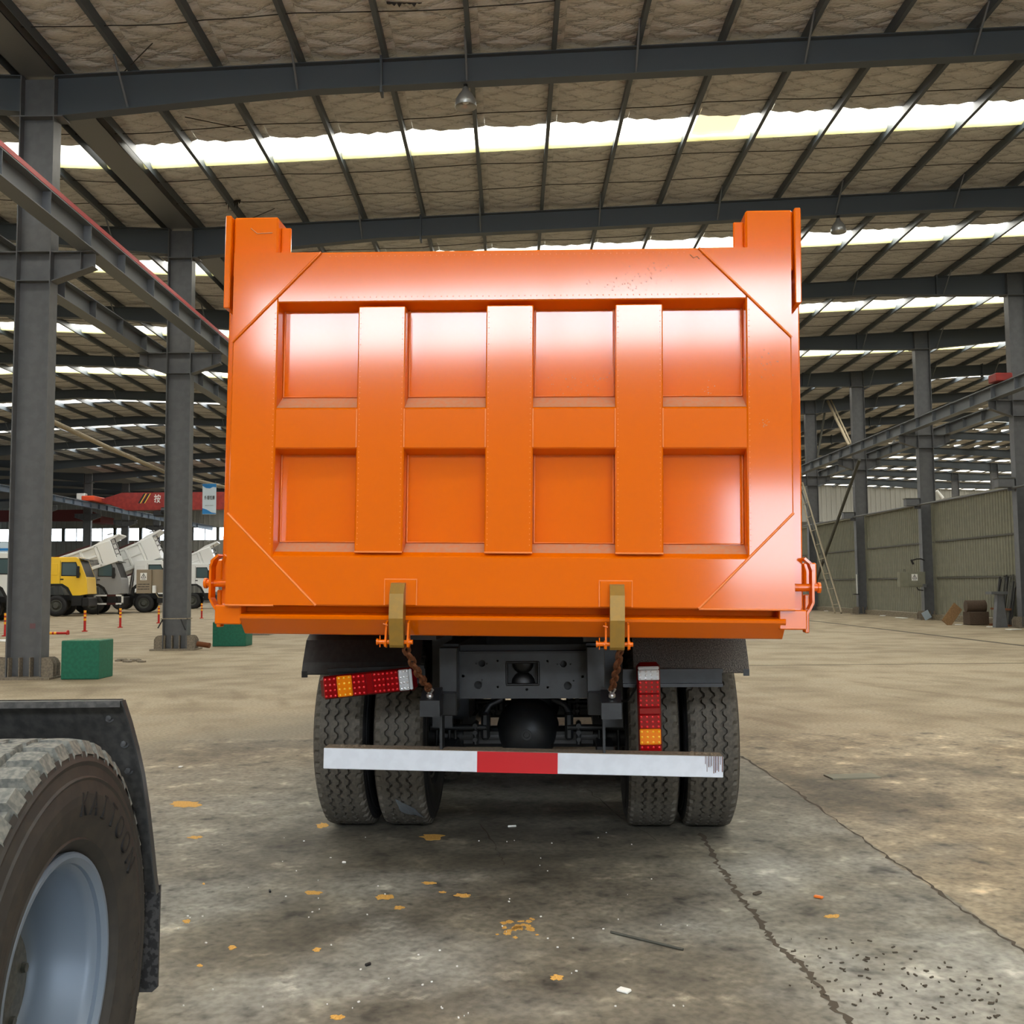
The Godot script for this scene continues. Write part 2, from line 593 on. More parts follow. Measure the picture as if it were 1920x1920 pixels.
func ground(x: float, z: float) -> Color:
	var a: float = G.n1.get_noise_2d(x, z)
	var b: float = G.n2.get_noise_2d(x, z)
	var side: float = (x - G.ea.x) * (-G.eb.z + G.ea.z) - (z + G.ea.z) * (G.eb.x - G.ea.x)   # on which side of the slab's edge
	var w := 1.0 if side < b * 0.12 else 0.0
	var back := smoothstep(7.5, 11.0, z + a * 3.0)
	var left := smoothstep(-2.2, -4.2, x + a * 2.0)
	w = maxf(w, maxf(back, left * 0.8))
	var col := Color(0.475, 0.455, 0.405).lerp(Color(0.57, 0.555, 0.515), clampf(0.5 + a * 0.8 + b * 0.9, 0.0, 1.0))
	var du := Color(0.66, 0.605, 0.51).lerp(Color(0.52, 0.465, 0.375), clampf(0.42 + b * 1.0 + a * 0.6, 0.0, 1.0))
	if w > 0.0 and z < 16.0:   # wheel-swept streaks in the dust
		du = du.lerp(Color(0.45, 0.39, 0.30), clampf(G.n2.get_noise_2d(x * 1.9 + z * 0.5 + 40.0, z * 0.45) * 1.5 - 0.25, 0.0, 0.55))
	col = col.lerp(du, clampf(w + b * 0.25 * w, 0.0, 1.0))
	if z < 9.5:
		for s in G.stains:
			if absf(z - s[1]) > s[2] * 1.7:
				continue
			var d: float = Vector2((x - s[0]) * 0.75, z - s[1]).length() / s[2]
			if d < 1.7:
				col = col.lerp(Color(0.29, 0.27, 0.23), s[3] * clampf(1.25 - d + b * 1.3, 0.0, 1.0))
		for s in G.pale:
			if absf(z - s[1]) > s[2] * 1.7:
				continue
			var d: float = Vector2((x - s[0]) * 0.75, z - s[1]).length() / s[2]
			if d < 1.7:
				col = col.lerp(Color(0.63, 0.63, 0.61), s[3] * clampf(1.15 - d + b * 1.3, 0.0, 1.0))
	return col


func ground_image(x0: float, z0: float, ext: float, size: int) -> Image:
	var px := PackedByteArray()
	px.resize(size * size * 3)
	for j in size:
		var z := z0 + ext * (j + 0.5) / size
		for i in size:
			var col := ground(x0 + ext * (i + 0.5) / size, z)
			var k := (j * size + i) * 3
			px[k] = int(clampf(col.r, 0, 1) * 255.0)
			px[k + 1] = int(clampf(col.g, 0, 1) * 255.0)
			px[k + 2] = int(clampf(col.b, 0, 1) * 255.0)
	return Image.create_from_data(size, size, false, Image.FORMAT_RGB8, px)


# the floor close by: the same colours with scuffs, grit and tyre prints worked in
func close_image(x0: float, z0: float, ext: float, size: int) -> Image:
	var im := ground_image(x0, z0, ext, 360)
	im.resize(size, size, Image.INTERPOLATE_CUBIC)
	var d := im.get_data()
	var a := noise(3.1 * ext / size, 77, 5).get_image(size, size, false, false, false).get_data()
	var b := noise(11.0 * ext / size, 41, 4).get_image(size, size, false, false, false).get_data()
	for i in size * size:
		var h := (a[i] - 128) / 128.0
		var q := (b[i] - 128) / 128.0
		var g := 1.0 + h * 0.20 + q * 0.12
		if h > 0.36:
			g += (h - 0.36) * 0.9
		elif h < -0.40:
			g += (h + 0.40) * 1.0
		if q < -0.45:
			g += (q + 0.45) * 0.9
		d[i * 3] = clampi(int(d[i * 3] * g), 0, 255)
		d[i * 3 + 1] = clampi(int(d[i * 3 + 1] * g), 0, 255)
		d[i * 3 + 2] = clampi(int(d[i * 3 + 2] * g), 0, 255)
	for t in G.tracks:
		var ab: Vector2 = t[1] - t[0]
		var L2 := ab.length()
		var f := ab / L2
		var o := Vector2(-f.y, f.x)
		var n := int(L2 / 0.004)
		for iu in n:
			var u := iu * 0.004
			for iv in range(-int(t[2] / 0.004), int(t[2] / 0.004)):
				var v := iv * 0.004
				var p: Vector2 = t[0] + f * u + o * v
				var ix := int((p.x - x0) / ext * size)
				var iz := int((p.y - z0) / ext * size)
				if ix < 0 or iz < 0 or ix >= size or iz >= size:
					continue
				var k := iz * size + ix
				var zig := absf(fposmod(v / 0.055, 1.0) - 0.5) * 0.05
				var light := fposmod((u + zig) / 0.062, 1.0) < 0.42
				var m: float = t[3] * clampf(0.3 + (a[k] - 128) / 100.0, 0.0, 1.0) * clampf(minf(u, L2 - u) * 4.0, 0.0, 1.0) * (0.16 if light else -0.10)
				for c in 3:
					d[k * 3 + c] = clampi(int(d[k * 3 + c] * (1.0 + m)), 0, 255)
	return Image.create_from_data(size, size, false, Image.FORMAT_RGB8, d)


func make_floor() -> void:
	ground_setup()
	var x0 := -14.0
	var z0 := -1.0
	var ext := 32.0
	var hx := -3.0
	var hz := 2.0
	var he := 7.6
	var fd := tiled(0.045, 5, 1024, 6).get_data()
	var grit := tiled(0.2, 8, 1024, 3).get_data()
	var det := PackedByteArray()
	det.resize(1024 * 1024 * 3)
	for i in 1024 * 1024:
		var g := 0.95 + (fd[i] / 255.0 - 0.5) * 0.30
		var h := grit[i] / 255.0
		if h > 0.78:
			g += (h - 0.78) * 0.8
		elif h < 0.22:
			g -= (0.22 - h) * 1.5
		var c := int(clampf(g, 0.0, 1.0) * 255.0)
		det[i * 3] = c
		det[i * 3 + 1] = c
		det[i * 3 + 2] = int(c * 0.985)
	var dt := tex(Image.create_from_data(1024, 1024, false, Image.FORMAT_RGB8, det))
	var near := mat(Color.WHITE, 0.75)
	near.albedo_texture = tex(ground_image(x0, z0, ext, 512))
	var close := mat(Color.WHITE, 0.7)
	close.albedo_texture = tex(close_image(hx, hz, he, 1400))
	var far := mottle(mat(Color.WHITE, 0.8), M.n1, Color(0.66, 0.605, 0.51), Color(0.54, 0.485, 0.395), 9.0, 0.25, 0.75)
	for m in [near, close, far]:
		m.detail_enabled = true
		m.detail_blend_mode = BaseMaterial3D.BLEND_MODE_MUL
		m.detail_albedo = dt
		m.detail_uv_layer = BaseMaterial3D.DETAIL_UV_2
		m.uv2_scale = Vector3.ONE / 2.2
	var f := thing("floor", "worn dusty concrete floor of the hall with cracks and paint spots", "floor", Vector3.ZERO, 0, "", "structure")
	var s := MB.new()
	for r in [[x0, hx, z0, z0 + ext], [hx + he, x0 + ext, z0, z0 + ext], [hx, hx + he, z0, hz], [hx, hx + he, hz + he, z0 + ext]]:
		var q := []
		for c in [[r[0], r[2]], [r[1], r[2]], [r[1], r[3]], [r[0], r[3]]]:
			q.append(Vector2((c[0] - x0) / ext, (c[1] - z0) / ext))
		s.quv(W(r[0], 0, r[2]), W(r[1], 0, r[2]), W(r[1], 0, r[3]), W(r[0], 0, r[3]), q[0], q[1], q[2], q[3])
	s.bx(W(x0, -0.3, z0), W(x0 + ext, -0.02, z0 + ext))
	var slab := part(f, "concrete_slab", s, near)
	slab.mesh = with_uv2(s)
	s = MB.new()
	s.quv(W(hx, 0, hz), W(hx + he, 0, hz), W(hx + he, 0, hz + he), W(hx, 0, hz + he), Vector2(0, 0), Vector2(1, 0), Vector2(1, 1), Vector2(0, 1))
	slab = part(f, "concrete_slab", s, close)
	slab.mesh = with_uv2(s)
	s = MB.new()
	for r in [[-56, -14, -13, 104], [18, 54, -13, 104], [-14, 18, 31, 104], [-14, 18, -13, -1]]:
		s.bx(W(r[0], -0.3, r[2]), W(r[1], 0, r[3]))
	slab = part(f, "outer_slab", s, far)
	slab.mesh = with_uv2(s)
	# cracks and the open joint along the slab
	crack(f, [[1312, 1562], [1330, 1590], [1345, 1622], [1362, 1640], [1372, 1660], [1393, 1690], [1412, 1712], [1436, 1745], [1450, 1765], [1478, 1790], [1500, 1808], [1530, 1845], [1560, 1885], [1600, 1925]], 0.022)
	crack(f, [[1390, 1418], [1440, 1450], [1500, 1490], [1560, 1532], [1620, 1575], [1675, 1614], [1730, 1650], [1790, 1696], [1850, 1737], [1920, 1785], [1990, 1835]], 0.013)
	crack(f, [[900, 1545], [930, 1590], [945, 1622]], 0.006)
	crack(f, [[1100, 1480], [1160, 1530], [1230, 1575]], 0.005)
	# rail groove along the partition
	part(f, "joint", MB.new().bx(W(10.9, 0.0, 14), W(11.06, 0.003, 66)), M.crack)
	part(f, "joint", MB.new().bx(W(4.0, 0.0, 17.5), W(15, 0.0025, 17.56)), M.crack)
	part(f, "joint", MB.new().bx(W(-14.0, 0.0, 46.0), W(-8, 0.0025, 46.15)), M.crack)
	# spots of spilt yellow paint
	for p in [[587, 1674, 19, 4], [719, 1682, 20, 6], [748, 1702, 11, 4], [867, 1679, 18, 4], [804, 1656, 17, 3], [812, 1569, 26, 7], [367, 1570, 16, 3], [350, 1508, 34, 7], [435, 1777, 9, 5], [594, 1781, 10, 4], [375, 1811, 6, 3], [350, 1728, 8, 4], [1045, 1833, 14, 6], [633, 1908, 15, 6], [605, 1548, 14, 5], [830, 1673, 8, 2], [382, 1657, 3, 2], [1560, 1718, 16, 4]]:
		var c := on_floor(p[0], p[1])
		var ux := on_floor(p[0] + p[2], p[1]) - c
		var uy := on_floor(p[0], p[1] - p[3]) - c
		blot(f, c, ux, uy)
	var c := on_floor(971, 1740)
	for i in 26:
		var a := rng.randf() * TAU
		var d := rng.randf()
		blot(f, c + Vector3(cos(a) * 0.10, 0, sin(a) * 0.16) * d, Vector3(0.008 + 0.03 * rng.randf() * (1.0 - d), 0, 0), Vector3(0, 0, -0.01 - 0.03 * rng.randf() * (1.0 - d)))


func with_uv2(s: MB) -> ArrayMesh:   # second texture coordinates in metres over the ground
	var u := PackedVector2Array()
	for p in s.v:
		u.append(Vector2(p.x, p.z))
	var a := []
	a.resize(Mesh.ARRAY_MAX)
	a[Mesh.ARRAY_VERTEX] = s.v
	a[Mesh.ARRAY_NORMAL] = s.n
	a[Mesh.ARRAY_TEX_UV] = s.t
	a[Mesh.ARRAY_TEX_UV2] = u
	var m := ArrayMesh.new()
	m.add_surface_from_arrays(Mesh.PRIMITIVE_TRIANGLES, a)
	return m


func crack(f: Node3D, pts: Array, w: float) -> void:
	var s := MB.new()
	var l := []
	for i in pts.size():
		var p := on_floor(pts[i][0], pts[i][1])
		if i > 0:
			var q: Vector3 = l[-1]
			for k in range(1, 9):
				l.append(q.lerp(p, k / 8.0) + (Vector3.ZERO if k == 8 else Vector3(rng.randf_range(-1, 1), 0, rng.randf_range(-1, 1)) * 0.012))
		else:
			l.append(p)
	var A := []
	for i in l.size():
		var d: Vector3 = (l[mini(i + 1, l.size() - 1)] - l[maxi(i - 1, 0)]).normalized()
		var o := Vector3(-d.z, 0, d.x) * w * rng.randf_range(0.15, 1.0)
		A.append([l[i] - o + Vector3(0, 0.0012, 0), l[i] + o * rng.randf_range(0.3, 1.2) + Vector3(0, 0.0012, 0)])
	for i in A.size() - 1:
		s.qo(A[i][0], A[i][1], A[i + 1][1], A[i + 1][0], (A[i][0] + A[i + 1][1]) / 2.0 - Vector3(0, 1, 0))
	part(f, "crack", s, M.crack)


func blot(f: Node3D, c: Vector3, ux: Vector3, uy: Vector3) -> void:
	var p := PackedVector2Array()
	var k := 18
	for i in k:
		var a := TAU * i / k
		var r := rng.randf_range(0.55, 1.1)
		p.append(Vector2(cos(a), sin(a)) * r)
	var s := MB.new()
	s.prism(p, 0.0, 0.0015, Transform3D(Basis(ux, uy, Vector3.UP), c))
	part(f, "paint_spot", s, M.paint_yellow)


# one length of blanket between two purlins, from one roof strip to the next; x runs over one gap, z backwards over 6.2 m
func blanket(seed_: int) -> MB:
	var nz := noise(0.9, seed_, 3)
	var g := []
	var R := 40
	var C := 8
	for i in R + 1:
		var row := []
		for j in C + 1:
			var x := 1.388 * j / C
			var z := 6.2 * i / R
			var sag := -0.045 * sin(PI * j / C) * (0.65 + 0.5 * nz.get_noise_2d(z * 0.5, 3.0))
			# loose folds between the supporting wires
			var fold := absf(sin(PI * (z + 0.3) / 1.55))
			sag -= 0.03 * fold * sin(PI * j / C)
			var y := sag + 0.012 * nz.get_noise_2d(x * 3.0, z * 3.0)
			var zz := z
			if i == R:
				zz += 0.05 * absf(sin(PI * j / C * 4.0)) + 0.05 * nz.get_noise_2d(x * 4.0, 9.0)
			row.append(Vector3(x, y, -zz))
		g.append(row)
	var s := MB.new()
	# seen from below: reverse the rows
	for r in g:
		r.reverse()
	s.sheet(g)
	for i in s.v.size():
		s.t[i] = Vector2(s.v[i].x * 0.55, s.v[i].z * 1.1)
	return s


func make_roof() -> void:
	var var_mesh := [blanket(1).mesh(), blanket(2).mesh(), blanket(3).mesh()]
	var pb := MB.new()
	pb.quad(Vector3(0, 0, 0.2), Vector3(0, 0, -1.15), Vector3(1.388, 0, -1.15), Vector3(1.388, 0, 0.2))
	var pane := pb.mesh()
	var lip := MB.new()
	var g := []
	for i in 7:
		var row := []
		for j in 13:
			var a := PI * 0.5 * i / 6.0
			var w := 0.02 * sin(j * 1.7) + 0.015 * sin(j * 0.9 + 2.0)
			row.append(Vector3(1.388 * (12 - j) / 12.0, -0.02 - 0.075 * sin(a), (0.13 + w) * cos(a)))
		g.append(row)
	lip.sheet(g)
	var lip_mesh := lip.mesh()
	var spans := [["main", -7.40, 25, 1, 0, 9], ["left", -7.96, 16, -1, 0, 8], ["right", 26.9, 18, 1, 4, 9]]
	var text := ["quilted white insulation under the roof over the orange truck, held by wires and purlins", "quilted white insulation under the roof over the parked white trucks, across the valley gutter", "quilted white insulation under the far roof beyond the corrugated partition"]
	for si in 3:
		var sp: Array = spans[si]
		var c := thing("ceiling", text[si], "ceiling", Vector3.ZERO, 0, "", "structure")
		var rest := MB.new()
		var rest_pane := MB.new()
		for k in range(-4, 12):
			var zs := Z0 + BAY * k + 2.92
			var rest_from := 99.0
			var rest_to := -99.0
			for gi in sp[2]:
				var xa: float = sp[1] + sp[3] * 1.388 * gi
				var xb: float = xa + sp[3] * 1.388
				var x := minf(xa, xb)
				var s := (rtop(x + 1.388) - rtop(x)) / 1.388
				if absf(rtop(x + 0.694) - (rtop(x) + rtop(x + 1.388)) / 2.0) > 1e-4:
					s = 0.0
				var b := slope_basis(s)
				var y := rtop(x) + 0.2
				# from the end of this bay's strip to the next bay's strip
				var xf := Transform3D(b, W(x, y, zs + 1.02))
				var pf := Transform3D(b, W(x, y + 0.035, zs))
				var shown: bool = k >= (-1 if si < 2 else 5) and k <= sp[5] and (si == 0 or gi < 16)
				if si == 0 and k < 1 and gi > 17:
					shown = false
				if shown and k <= 7:
					var p := part(c, "insulation_panel", var_mesh[(gi * 7 + k * 3 + si) % 3], M.blanket, xf)
					if k <= 3:
						part(p, "wool_edge", lip_mesh, M.wool)
				else:
					rest.bx(W(x, y, zs + 1.02) + Vector3(0, 0, 0), W(x + 1.388, y + 0.02 + s * 1.388, zs + BAY))
				if shown and k <= 3:
					var old: bool = si == 0 and k == 0 and gi == 8
					if old:
						part(c, "skylight_pane", pane, M.skylight_old, Transform3D(b * Basis.from_scale(Vector3(0.62, 1, 1)), pf.origin))
						part(c, "skylight_pane", pane, M.skylight, Transform3D(b * Basis.from_scale(Vector3(0.38, 1, 1)), pf.origin + b.x * 0.62 * 1.388))
					else:
						part(c, "skylight_pane", pane, M.skylight, pf)
				else:
					rest_from = minf(rest_from, x)
					rest_to = maxf(rest_to, x + 1.388)
			if rest_to > rest_from:
				for seg in [[rest_from, minf(rest_to, -19.2)], [maxf(rest_from, -19.2), rest_to]]:
					if seg[1] - seg[0] > 0.5:
						var sl: float = (rtop(seg[1] - 0.1) - rtop(seg[0] + 0.1)) / (seg[1] - seg[0] - 0.2)
						var mid: float = (seg[0] + seg[1]) / 2.0
						rest_pane.add(MB.new().box(Vector3.ZERO, Vector3(seg[1] - seg[0], 0.012, 1.35)), Transform3D(slope_basis(sl), W(mid, rtop(mid) + 0.24, zs + 0.475)))
						if si == 2:   # the far hall has a second strip in each bay
							rest_pane.add(MB.new().box(Vector3.ZERO, Vector3(seg[1] - seg[0], 0.012, 0.9)), Transform3D(slope_basis(sl), W(mid, rtop(mid) + 0.18, zs + 4.0)))
		for i in rest.v.size():
			rest.t[i] = Vector2(rest.v[i].x * 0.55, rest.v[i].z * 1.1)
		var o := part(c, "insulation_far", rest, M.blanket)
		o.set_meta("kind", "stuff")
		o = part(c, "skylight_far", rest_pane, M.skylight)
		o.set_meta("kind", "stuff")
		# steel deck over it all
		var deck := MB.new()
		if si == 0:
			deck.add(MB.new().box(Vector3(0, 0, 0), Vector3(36, 0.1, 120)), Transform3D(slope_basis(SLOPE), W(9.6, rtop(9.6) + 0.36, 45)))
		elif si == 1:
			deck.add(MB.new().box(Vector3(0, 0, 0), Vector3(12.4, 0.1, 120)), Transform3D(slope_basis(-SLOPE), W(-13.4, rtop(-13.4) + 0.36, 45)))
			deck.add(MB.new().box(Vector3(0, 0, 0), Vector3(36.0, 0.1, 120)), Transform3D(slope_basis(SLOPE), W(-37.0, rtop(-25.0) + 0.36, 45)))
		else:
			deck.add(MB.new().box(Vector3(0, 0, 0), Vector3(28, 0.1, 120)), Transform3D(slope_basis(-SLOPE), W(40.4, rtop(40.4) + 0.36, 45)))
		part(c, "roof_deck", deck, M.deck)
		# supporting wires that hold the blanket, across every bay
		var wires := []
		for k in range(-1, 8):
			for dz in [0.9, 2.3, 4.6, 5.9]:
				var w := MB.new()
				var pts := []
				var x_a: float = sp[1]
				var x_b: float = sp[1] + sp[3] * 1.388 * (sp[2] if si < 2 else 10)
				var nn: int = int(absf(x_b - x_a) / 0.347)
				for i in nn + 1:
					var x := lerpf(x_a, x_b, i / float(nn))
					pts.append(W(x, rtop(x) + 0.118 - 0.022 * absf(sin(PI * (x - x_a) / 1.388)) * (0.6 + 0.4 * sin(i * 0.37 + dz + k)), Z0 + BAY * k + dz + 0.05 * sin(i * 0.5 + dz * 3.0)))
				w.tube(pts, 0.0085, 4)
				part(c, "support_wire", w, M.wire)
	# torn strips of blanket that hang from the roof
	for q in [[758, 6, 14.9, 0.55, 0.10], [437, 352, 22.3, 0.35, 0.28]]:
		var a := at(q[0], q[1], q[2])
		a.y = rtop(a.x) + 0.17
		var p := PackedVector2Array([Vector2(-q[3] / 2, 0.02), Vector2(q[3] / 2, 0.03)])
		for i in 15:
			var x: float = q[3] * (0.48 - i / 14.0 * 0.96)
			p.append(Vector2(x, -q[4] * (0.25 + 0.75 * rng.randf() * sin(PI * (i + 1) / 16.0)) if i % 2 else -0.01 - 0.02 * rng.randf()))
		single("insulation_scrap", MB.new().prism(p, -0.004, 0.004, Transform3D(Basis(), a)), M.wire, ["dark torn fringe of insulation at the top of the roof ahead of the first frame", "sooty torn insulation strips hanging above the orange truck's corner post"][names.get("insulation_scrap", 0)], "insulation")


func channel(len_: float) -> MB:
	return MB.new().bx(Vector3(0.0, 0, 0), Vector3(0.07, 0.2, -len_))


func depth_at(x: float) -> float:
	var d := 99.0
	for c in [XL, XR, 38.4, -30.7]:
		d = minf(d, absf(x - c))
	return (0.45 if x > XL else 0.37) + 0.23 * clampf(1.0 - (d - 0.3) / 4.0, 0.0, 1.0)


func rafter(x0: float, x1: float) -> Array:   # web, bottom flange, top flange
	var p := PackedVector2Array()
	var xs := []
	var n := 24
	for i in n + 1:
		xs.append(lerpf(x0, x1, i / float(n)))
	for x in xs:
		p.append(Vector2(x, rtop(x)))
	var q := xs.duplicate()
	q.reverse()
	for x in q:
		p.append(Vector2(x, rtop(x) - depth_at(x)))
	var web := MB.new().prism(p, -0.006, 0.006)
	var fl := [MB.new(), MB.new()]
	for f in 2:
		for i in n:
			var a := Vector3(xs[i], rtop(xs[i]) - (depth_at(xs[i]) if f == 0 else 0.0), 0)
			var b := Vector3(xs[i + 1], rtop(xs[i + 1]) - (depth_at(xs[i + 1]) if f == 0 else 0.0), 0)
			var d := b - a
			fl[f].box((a + b) / 2.0, Vector3(d.length() + 0.01, 0.016, 0.22), slope_basis(d.y / d.x))
	return [web, fl[0], fl[1]]


func make_frames() -> void:
	var ord := ["first", "second", "third", "fourth", "fifth", "sixth", "seventh", "eighth", "ninth", "tenth", "eleventh", "twelfth", "thirteenth"]
	# purlins
	var L := 116.0
	var pm := channel(L).mesh()
	for set_ in [[-6.18, 1.388, 24, "dark steel roof purlin over the orange truck, running along the hall"], [-9.18, -1.388, 15, "dark steel roof purlin over the parked white trucks, running along the hall"], [28.2, 1.388, 8, "dark steel roof purlin beyond the partition, running along the hall"]]:
		for i in set_[2]:
			var x: float = set_[0] + set_[1] * i
			single("roof_purlin", pm, M.beam, set_[3], "purlin", W(x - 0.035, rtop(x), -13.0), 0, "roof purlins " + set_[3].substr(24, 22), "structure")
	# sag rods between purlins of the near bays
	for q in [[287, 0, 228, 112, 15.5], [347, 207, 458, 242, 18.0], [515, 350, 466, 402, 22.6]]:
		var a := at(q[0], q[1], q[4])
		var b := at(q[2], q[3], q[4] + (0.6 if q[4] > 16 else 0.9))
		a.y = rtop(a.x) + 0.065
		b.y = rtop(b.x) + 0.065
		single("sag_rod", MB.new().tube([a, b], 0.009, 5), M.wire, ["thin diagonal sag rod above the first roof frame by the valley gutter", "thin diagonal sag rod behind the first roof frame by the valley gutter", "thin diagonal sag rod above the orange truck's corner post"][names.get("sag_rod", 0)], "rod")
	# roof frames
	var spans := [[XL + 0.27, RIDGE], [-19.2, XL - 0.27], [-30.4, -19.2], [RIDGE, 52.0], [-54.0, -31.0]]
	var shapes := []
	for s in spans:
		var a := rafter(s[0], s[1])
		shapes.append([a[0].mesh(), a[1].mesh(), a[2].mesh()])
	var stiff := MB.new().bx(Vector3(-0.006, -0.43, 0.006), Vector3(0.006, -0.01, 0.10)).mesh()
	var splice := MB.new().bx(Vector3(-0.02, -0.56, -0.11), Vector3(0.02, 0.06, 0.11)).mesh()
	var brace := MB.new().cyl(Vector3(0, 0, 0), Vector3(0, 0.58, 0.62), 0.02, 5).mesh()
	for k in 12:
		var t := thing("roof_frame", "dark blue-grey tapered steel roof frame, %s one ahead along the hall" % ord[k], "roof frame", W(0, 0, Z0 + BAY * k), 0, "tapered steel roof frames", "structure")
		for i in spans.size():
			if i == 3 and k < 3 or i == 4 and k < 6:
				continue
			part(t, "web", shapes[i][0], M.beam)
			part(t, "bottom_flange", shapes[i][1], M.beam)
			part(t, "top_flange", shapes[i][2], M.beam)
		for x in [-2.08, 13.0, 21.0]:
			part(t, "splice_plate", splice, M.beam, Transform3D(Basis(), Vector3(x, rtop(x), 0)))
		if k < 7:
			for i in range(0, 24, 2):
				var x := -6.18 + 1.388 * i
				part(t, "knee_brace", brace, M.runway, Transform3D(Basis(), Vector3(x - 0.05, rtop(x) - depth_at(x) + 0.02, 0.05)))
			for i in range(0, 14, 2):
				var x := -9.18 - 1.388 * i
				part(t, "knee_brace", brace, M.runway, Transform3D(Basis(), Vector3(x - 0.05, rtop(x) - depth_at(x) + 0.02, 0.05)))
	# valley gutter
	var gt := MB.new()
	for s in [-1, 1]:
		gt.bx(Vector3(s * 0.29, 0.0, 13), Vector3(s * 0.30, 0.27, -103))
		gt.bx(Vector3(s * 0.30, 0.26, 13), Vector3(s * 0.42, 0.275, -103))
	gt.bx(Vector3(-0.30, 0.0, 13), Vector3(0.30, 0.012, -103))
	single("valley_gutter", gt, M.gutter, "wide galvanised valley gutter above the columns with green blocks", "gutter", Vector3(XL, rtop(XL) + 0.02, 0), 0, "", "structure")
	var ang := MB.new()
	for s in [-1, 1]:
		ang.bx(Vector3(s * 0.44, 0.02, 13), Vector3(s * 0.45, 0.2, -103))
	single("gutter_angle", ang, M.beam, "steel angles running beside the valley gutter", "steel angle", Vector3(XL, rtop(XL), 0), 0, "", "structure")
	make_columns(ord)
	make_cranes()


func column_shape(at_x: float) -> Node3D:
	var c := Node3D.new()
	var m = M.column
	var h := rtop(at_x) - 0.01
	for s in [-1, 1]:
		part(c, "flange", MB.new().bx(Vector3(s * 0.262, 0.03, -0.14), Vector3(s * 0.28, h, 0.14)), m)
	part(c, "web", MB.new().bx(Vector3(-0.262, 0.03, -0.006), Vector3(0.262, h, 0.006)), m)
	part(c, "cap_plate", MB.new().bx(Vector3(-0.42, h - 0.69, -0.15), Vector3(0.42, h - 0.67, 0.15)), m)
	part(c, "base_plate", MB.new().bx(Vector3(-0.5, 0, -0.33), Vector3(0.5, 0.03, 0.33)), M.base_rust)
	var fin := MB.new().prism(PackedVector2Array([Vector2(0, 0), Vector2(0.19, 0), Vector2(0.19, 0.20), Vector2(0.15, 0.27), Vector2(0.10, 0.30), Vector2(0, 0.30)]), -0.008, 0.008).mesh()
	for x in [-0.24, -0.07, 0.1, 0.26]:
		for s in [-1, 1]:
			part(c, "base_fin", fin, M.base_rust, Transform3D(Basis(Vector3.UP, PI / 2 if s < 0 else -PI / 2), Vector3(x, 0.03, 0.13 * -s)))
	for s in [-1, 1]:
		for z in [-0.12, 0.0, 0.12]:
			part(c, "base_fin", fin, M.base_rust, Transform3D(Basis(Vector3.UP, 0.0 if s > 0 else PI), Vector3(s * 0.28, 0.03, z)))
	# crane brackets on both sides
	for s in [-1, 1]:
		var b := MB.new()
		var q := PackedVector2Array([Vector2(0.28, 6.36), Vector2(0.28, 6.84), Vector2(0.95, 6.84), Vector2(0.95, 6.60)])
		if s < 0:
			for i in 4:
				q[i].x = -q[i].x
		b.prism(q, -0.006, 0.006)
		b.bx(Vector3(s * 0.28, 6.83, -0.11), Vector3(s * 0.95, 6.85, 0.11))
		var d := Vector3(s * 0.67, 0.24, 0)
		b.box(Vector3(s * 0.615, 6.48, 0), Vector3(d.length(), 0.016, 0.22), slope_basis(d.y / d.x))
		b.bx(Vector3(s * 0.74, 6.55, -0.1), Vector3(s * 0.752, 6.83, 0.1))
		part(c, "crane_bracket", b, m)
	for y in [6.36, 6.84]:
		part(c, "stiffener", MB.new().bx(Vector3(-0.262, y - 0.006, -0.13), Vector3(0.262, y + 0.006, 0.13)), m)
	return c


func put_column(proto: Node3D, x: float, k: int, label: String, group: String) -> Node3D:
	var c: Node3D = proto.duplicate()
	c.name = numbered("steel_column")
	add_child(c)
	c.position = W(x, 0, Z0 + BAY * k)
	tag(c, label, "column", group)
	return c


func make_columns(ord: Array) -> void:
	var near := column_shape(XL)
	var tall := column_shape(XR)
	var side := column_shape(38.4)
	var first := put_column(near, XL, 0, "grey steel H-column with a faded red smudge beside the green block", "columns under the roof valley")
	put_column(near, XL, 1, "grey steel H-column carrying a brown electric cabinet", "columns under the roof valley")
	for k in range(2, 7):
		put_column(near, XL, k, "grey steel H-column under the valley gutter, %s along its row" % ord[k], "columns under the roof valley")
	part(first, "paint_smudge", MB.new().bx(Vector3(0.03, 0.78, 0.0065), Vector3(0.12, 0.86, 0.0075)), mat(Color(0.42, 0.30, 0.31), 0.7))
	for k in range(1, 9):
		var l := "dark grey steel H-column in the corrugated partition, %s along its row" % ord[k]
		if k == 3:
			l = "dark grey steel H-column in the partition with the beige switch box"
		elif k == 2:
			l = "dark grey steel H-column in the partition beside the bundle of dark rods"
		put_column(tall, XR, k, l, "columns along the partition")
	for k in range(7, 12):
		put_column(near, -30.7, k, "dark steel column behind the parked dump trucks, %s along its row" % ord[k], "columns behind the parked trucks")
	for k in range(7, 12):
		put_column(side, 38.4, k, "bluish steel column of the far hall beyond the partition, %s along its row" % ord[k], "columns of the far hall")
	near.free()
	tall.free()
	side.free()


func runway(z_a: float, z_b: float) -> Array:
	var b := MB.new()
	var l := z_b - z_a
	b.bx(Vector3(-0.005, 0.015, 0), Vector3(0.005, 0.36, -l))
	var fl := MB.new()
	fl.bx(Vector3(-0.14, 0, 0), Vector3(0.14, 0.015, -l))
	fl.bx(Vector3(-0.14, 0.36, 0), Vector3(0.14, 0.378, -l))
	var rail := MB.new()
	rail.bx(Vector3(-0.03, 0.378, 0), Vector3(0.03, 0.44, -l))
	return [b.mesh(), fl.mesh(), rail.mesh()]


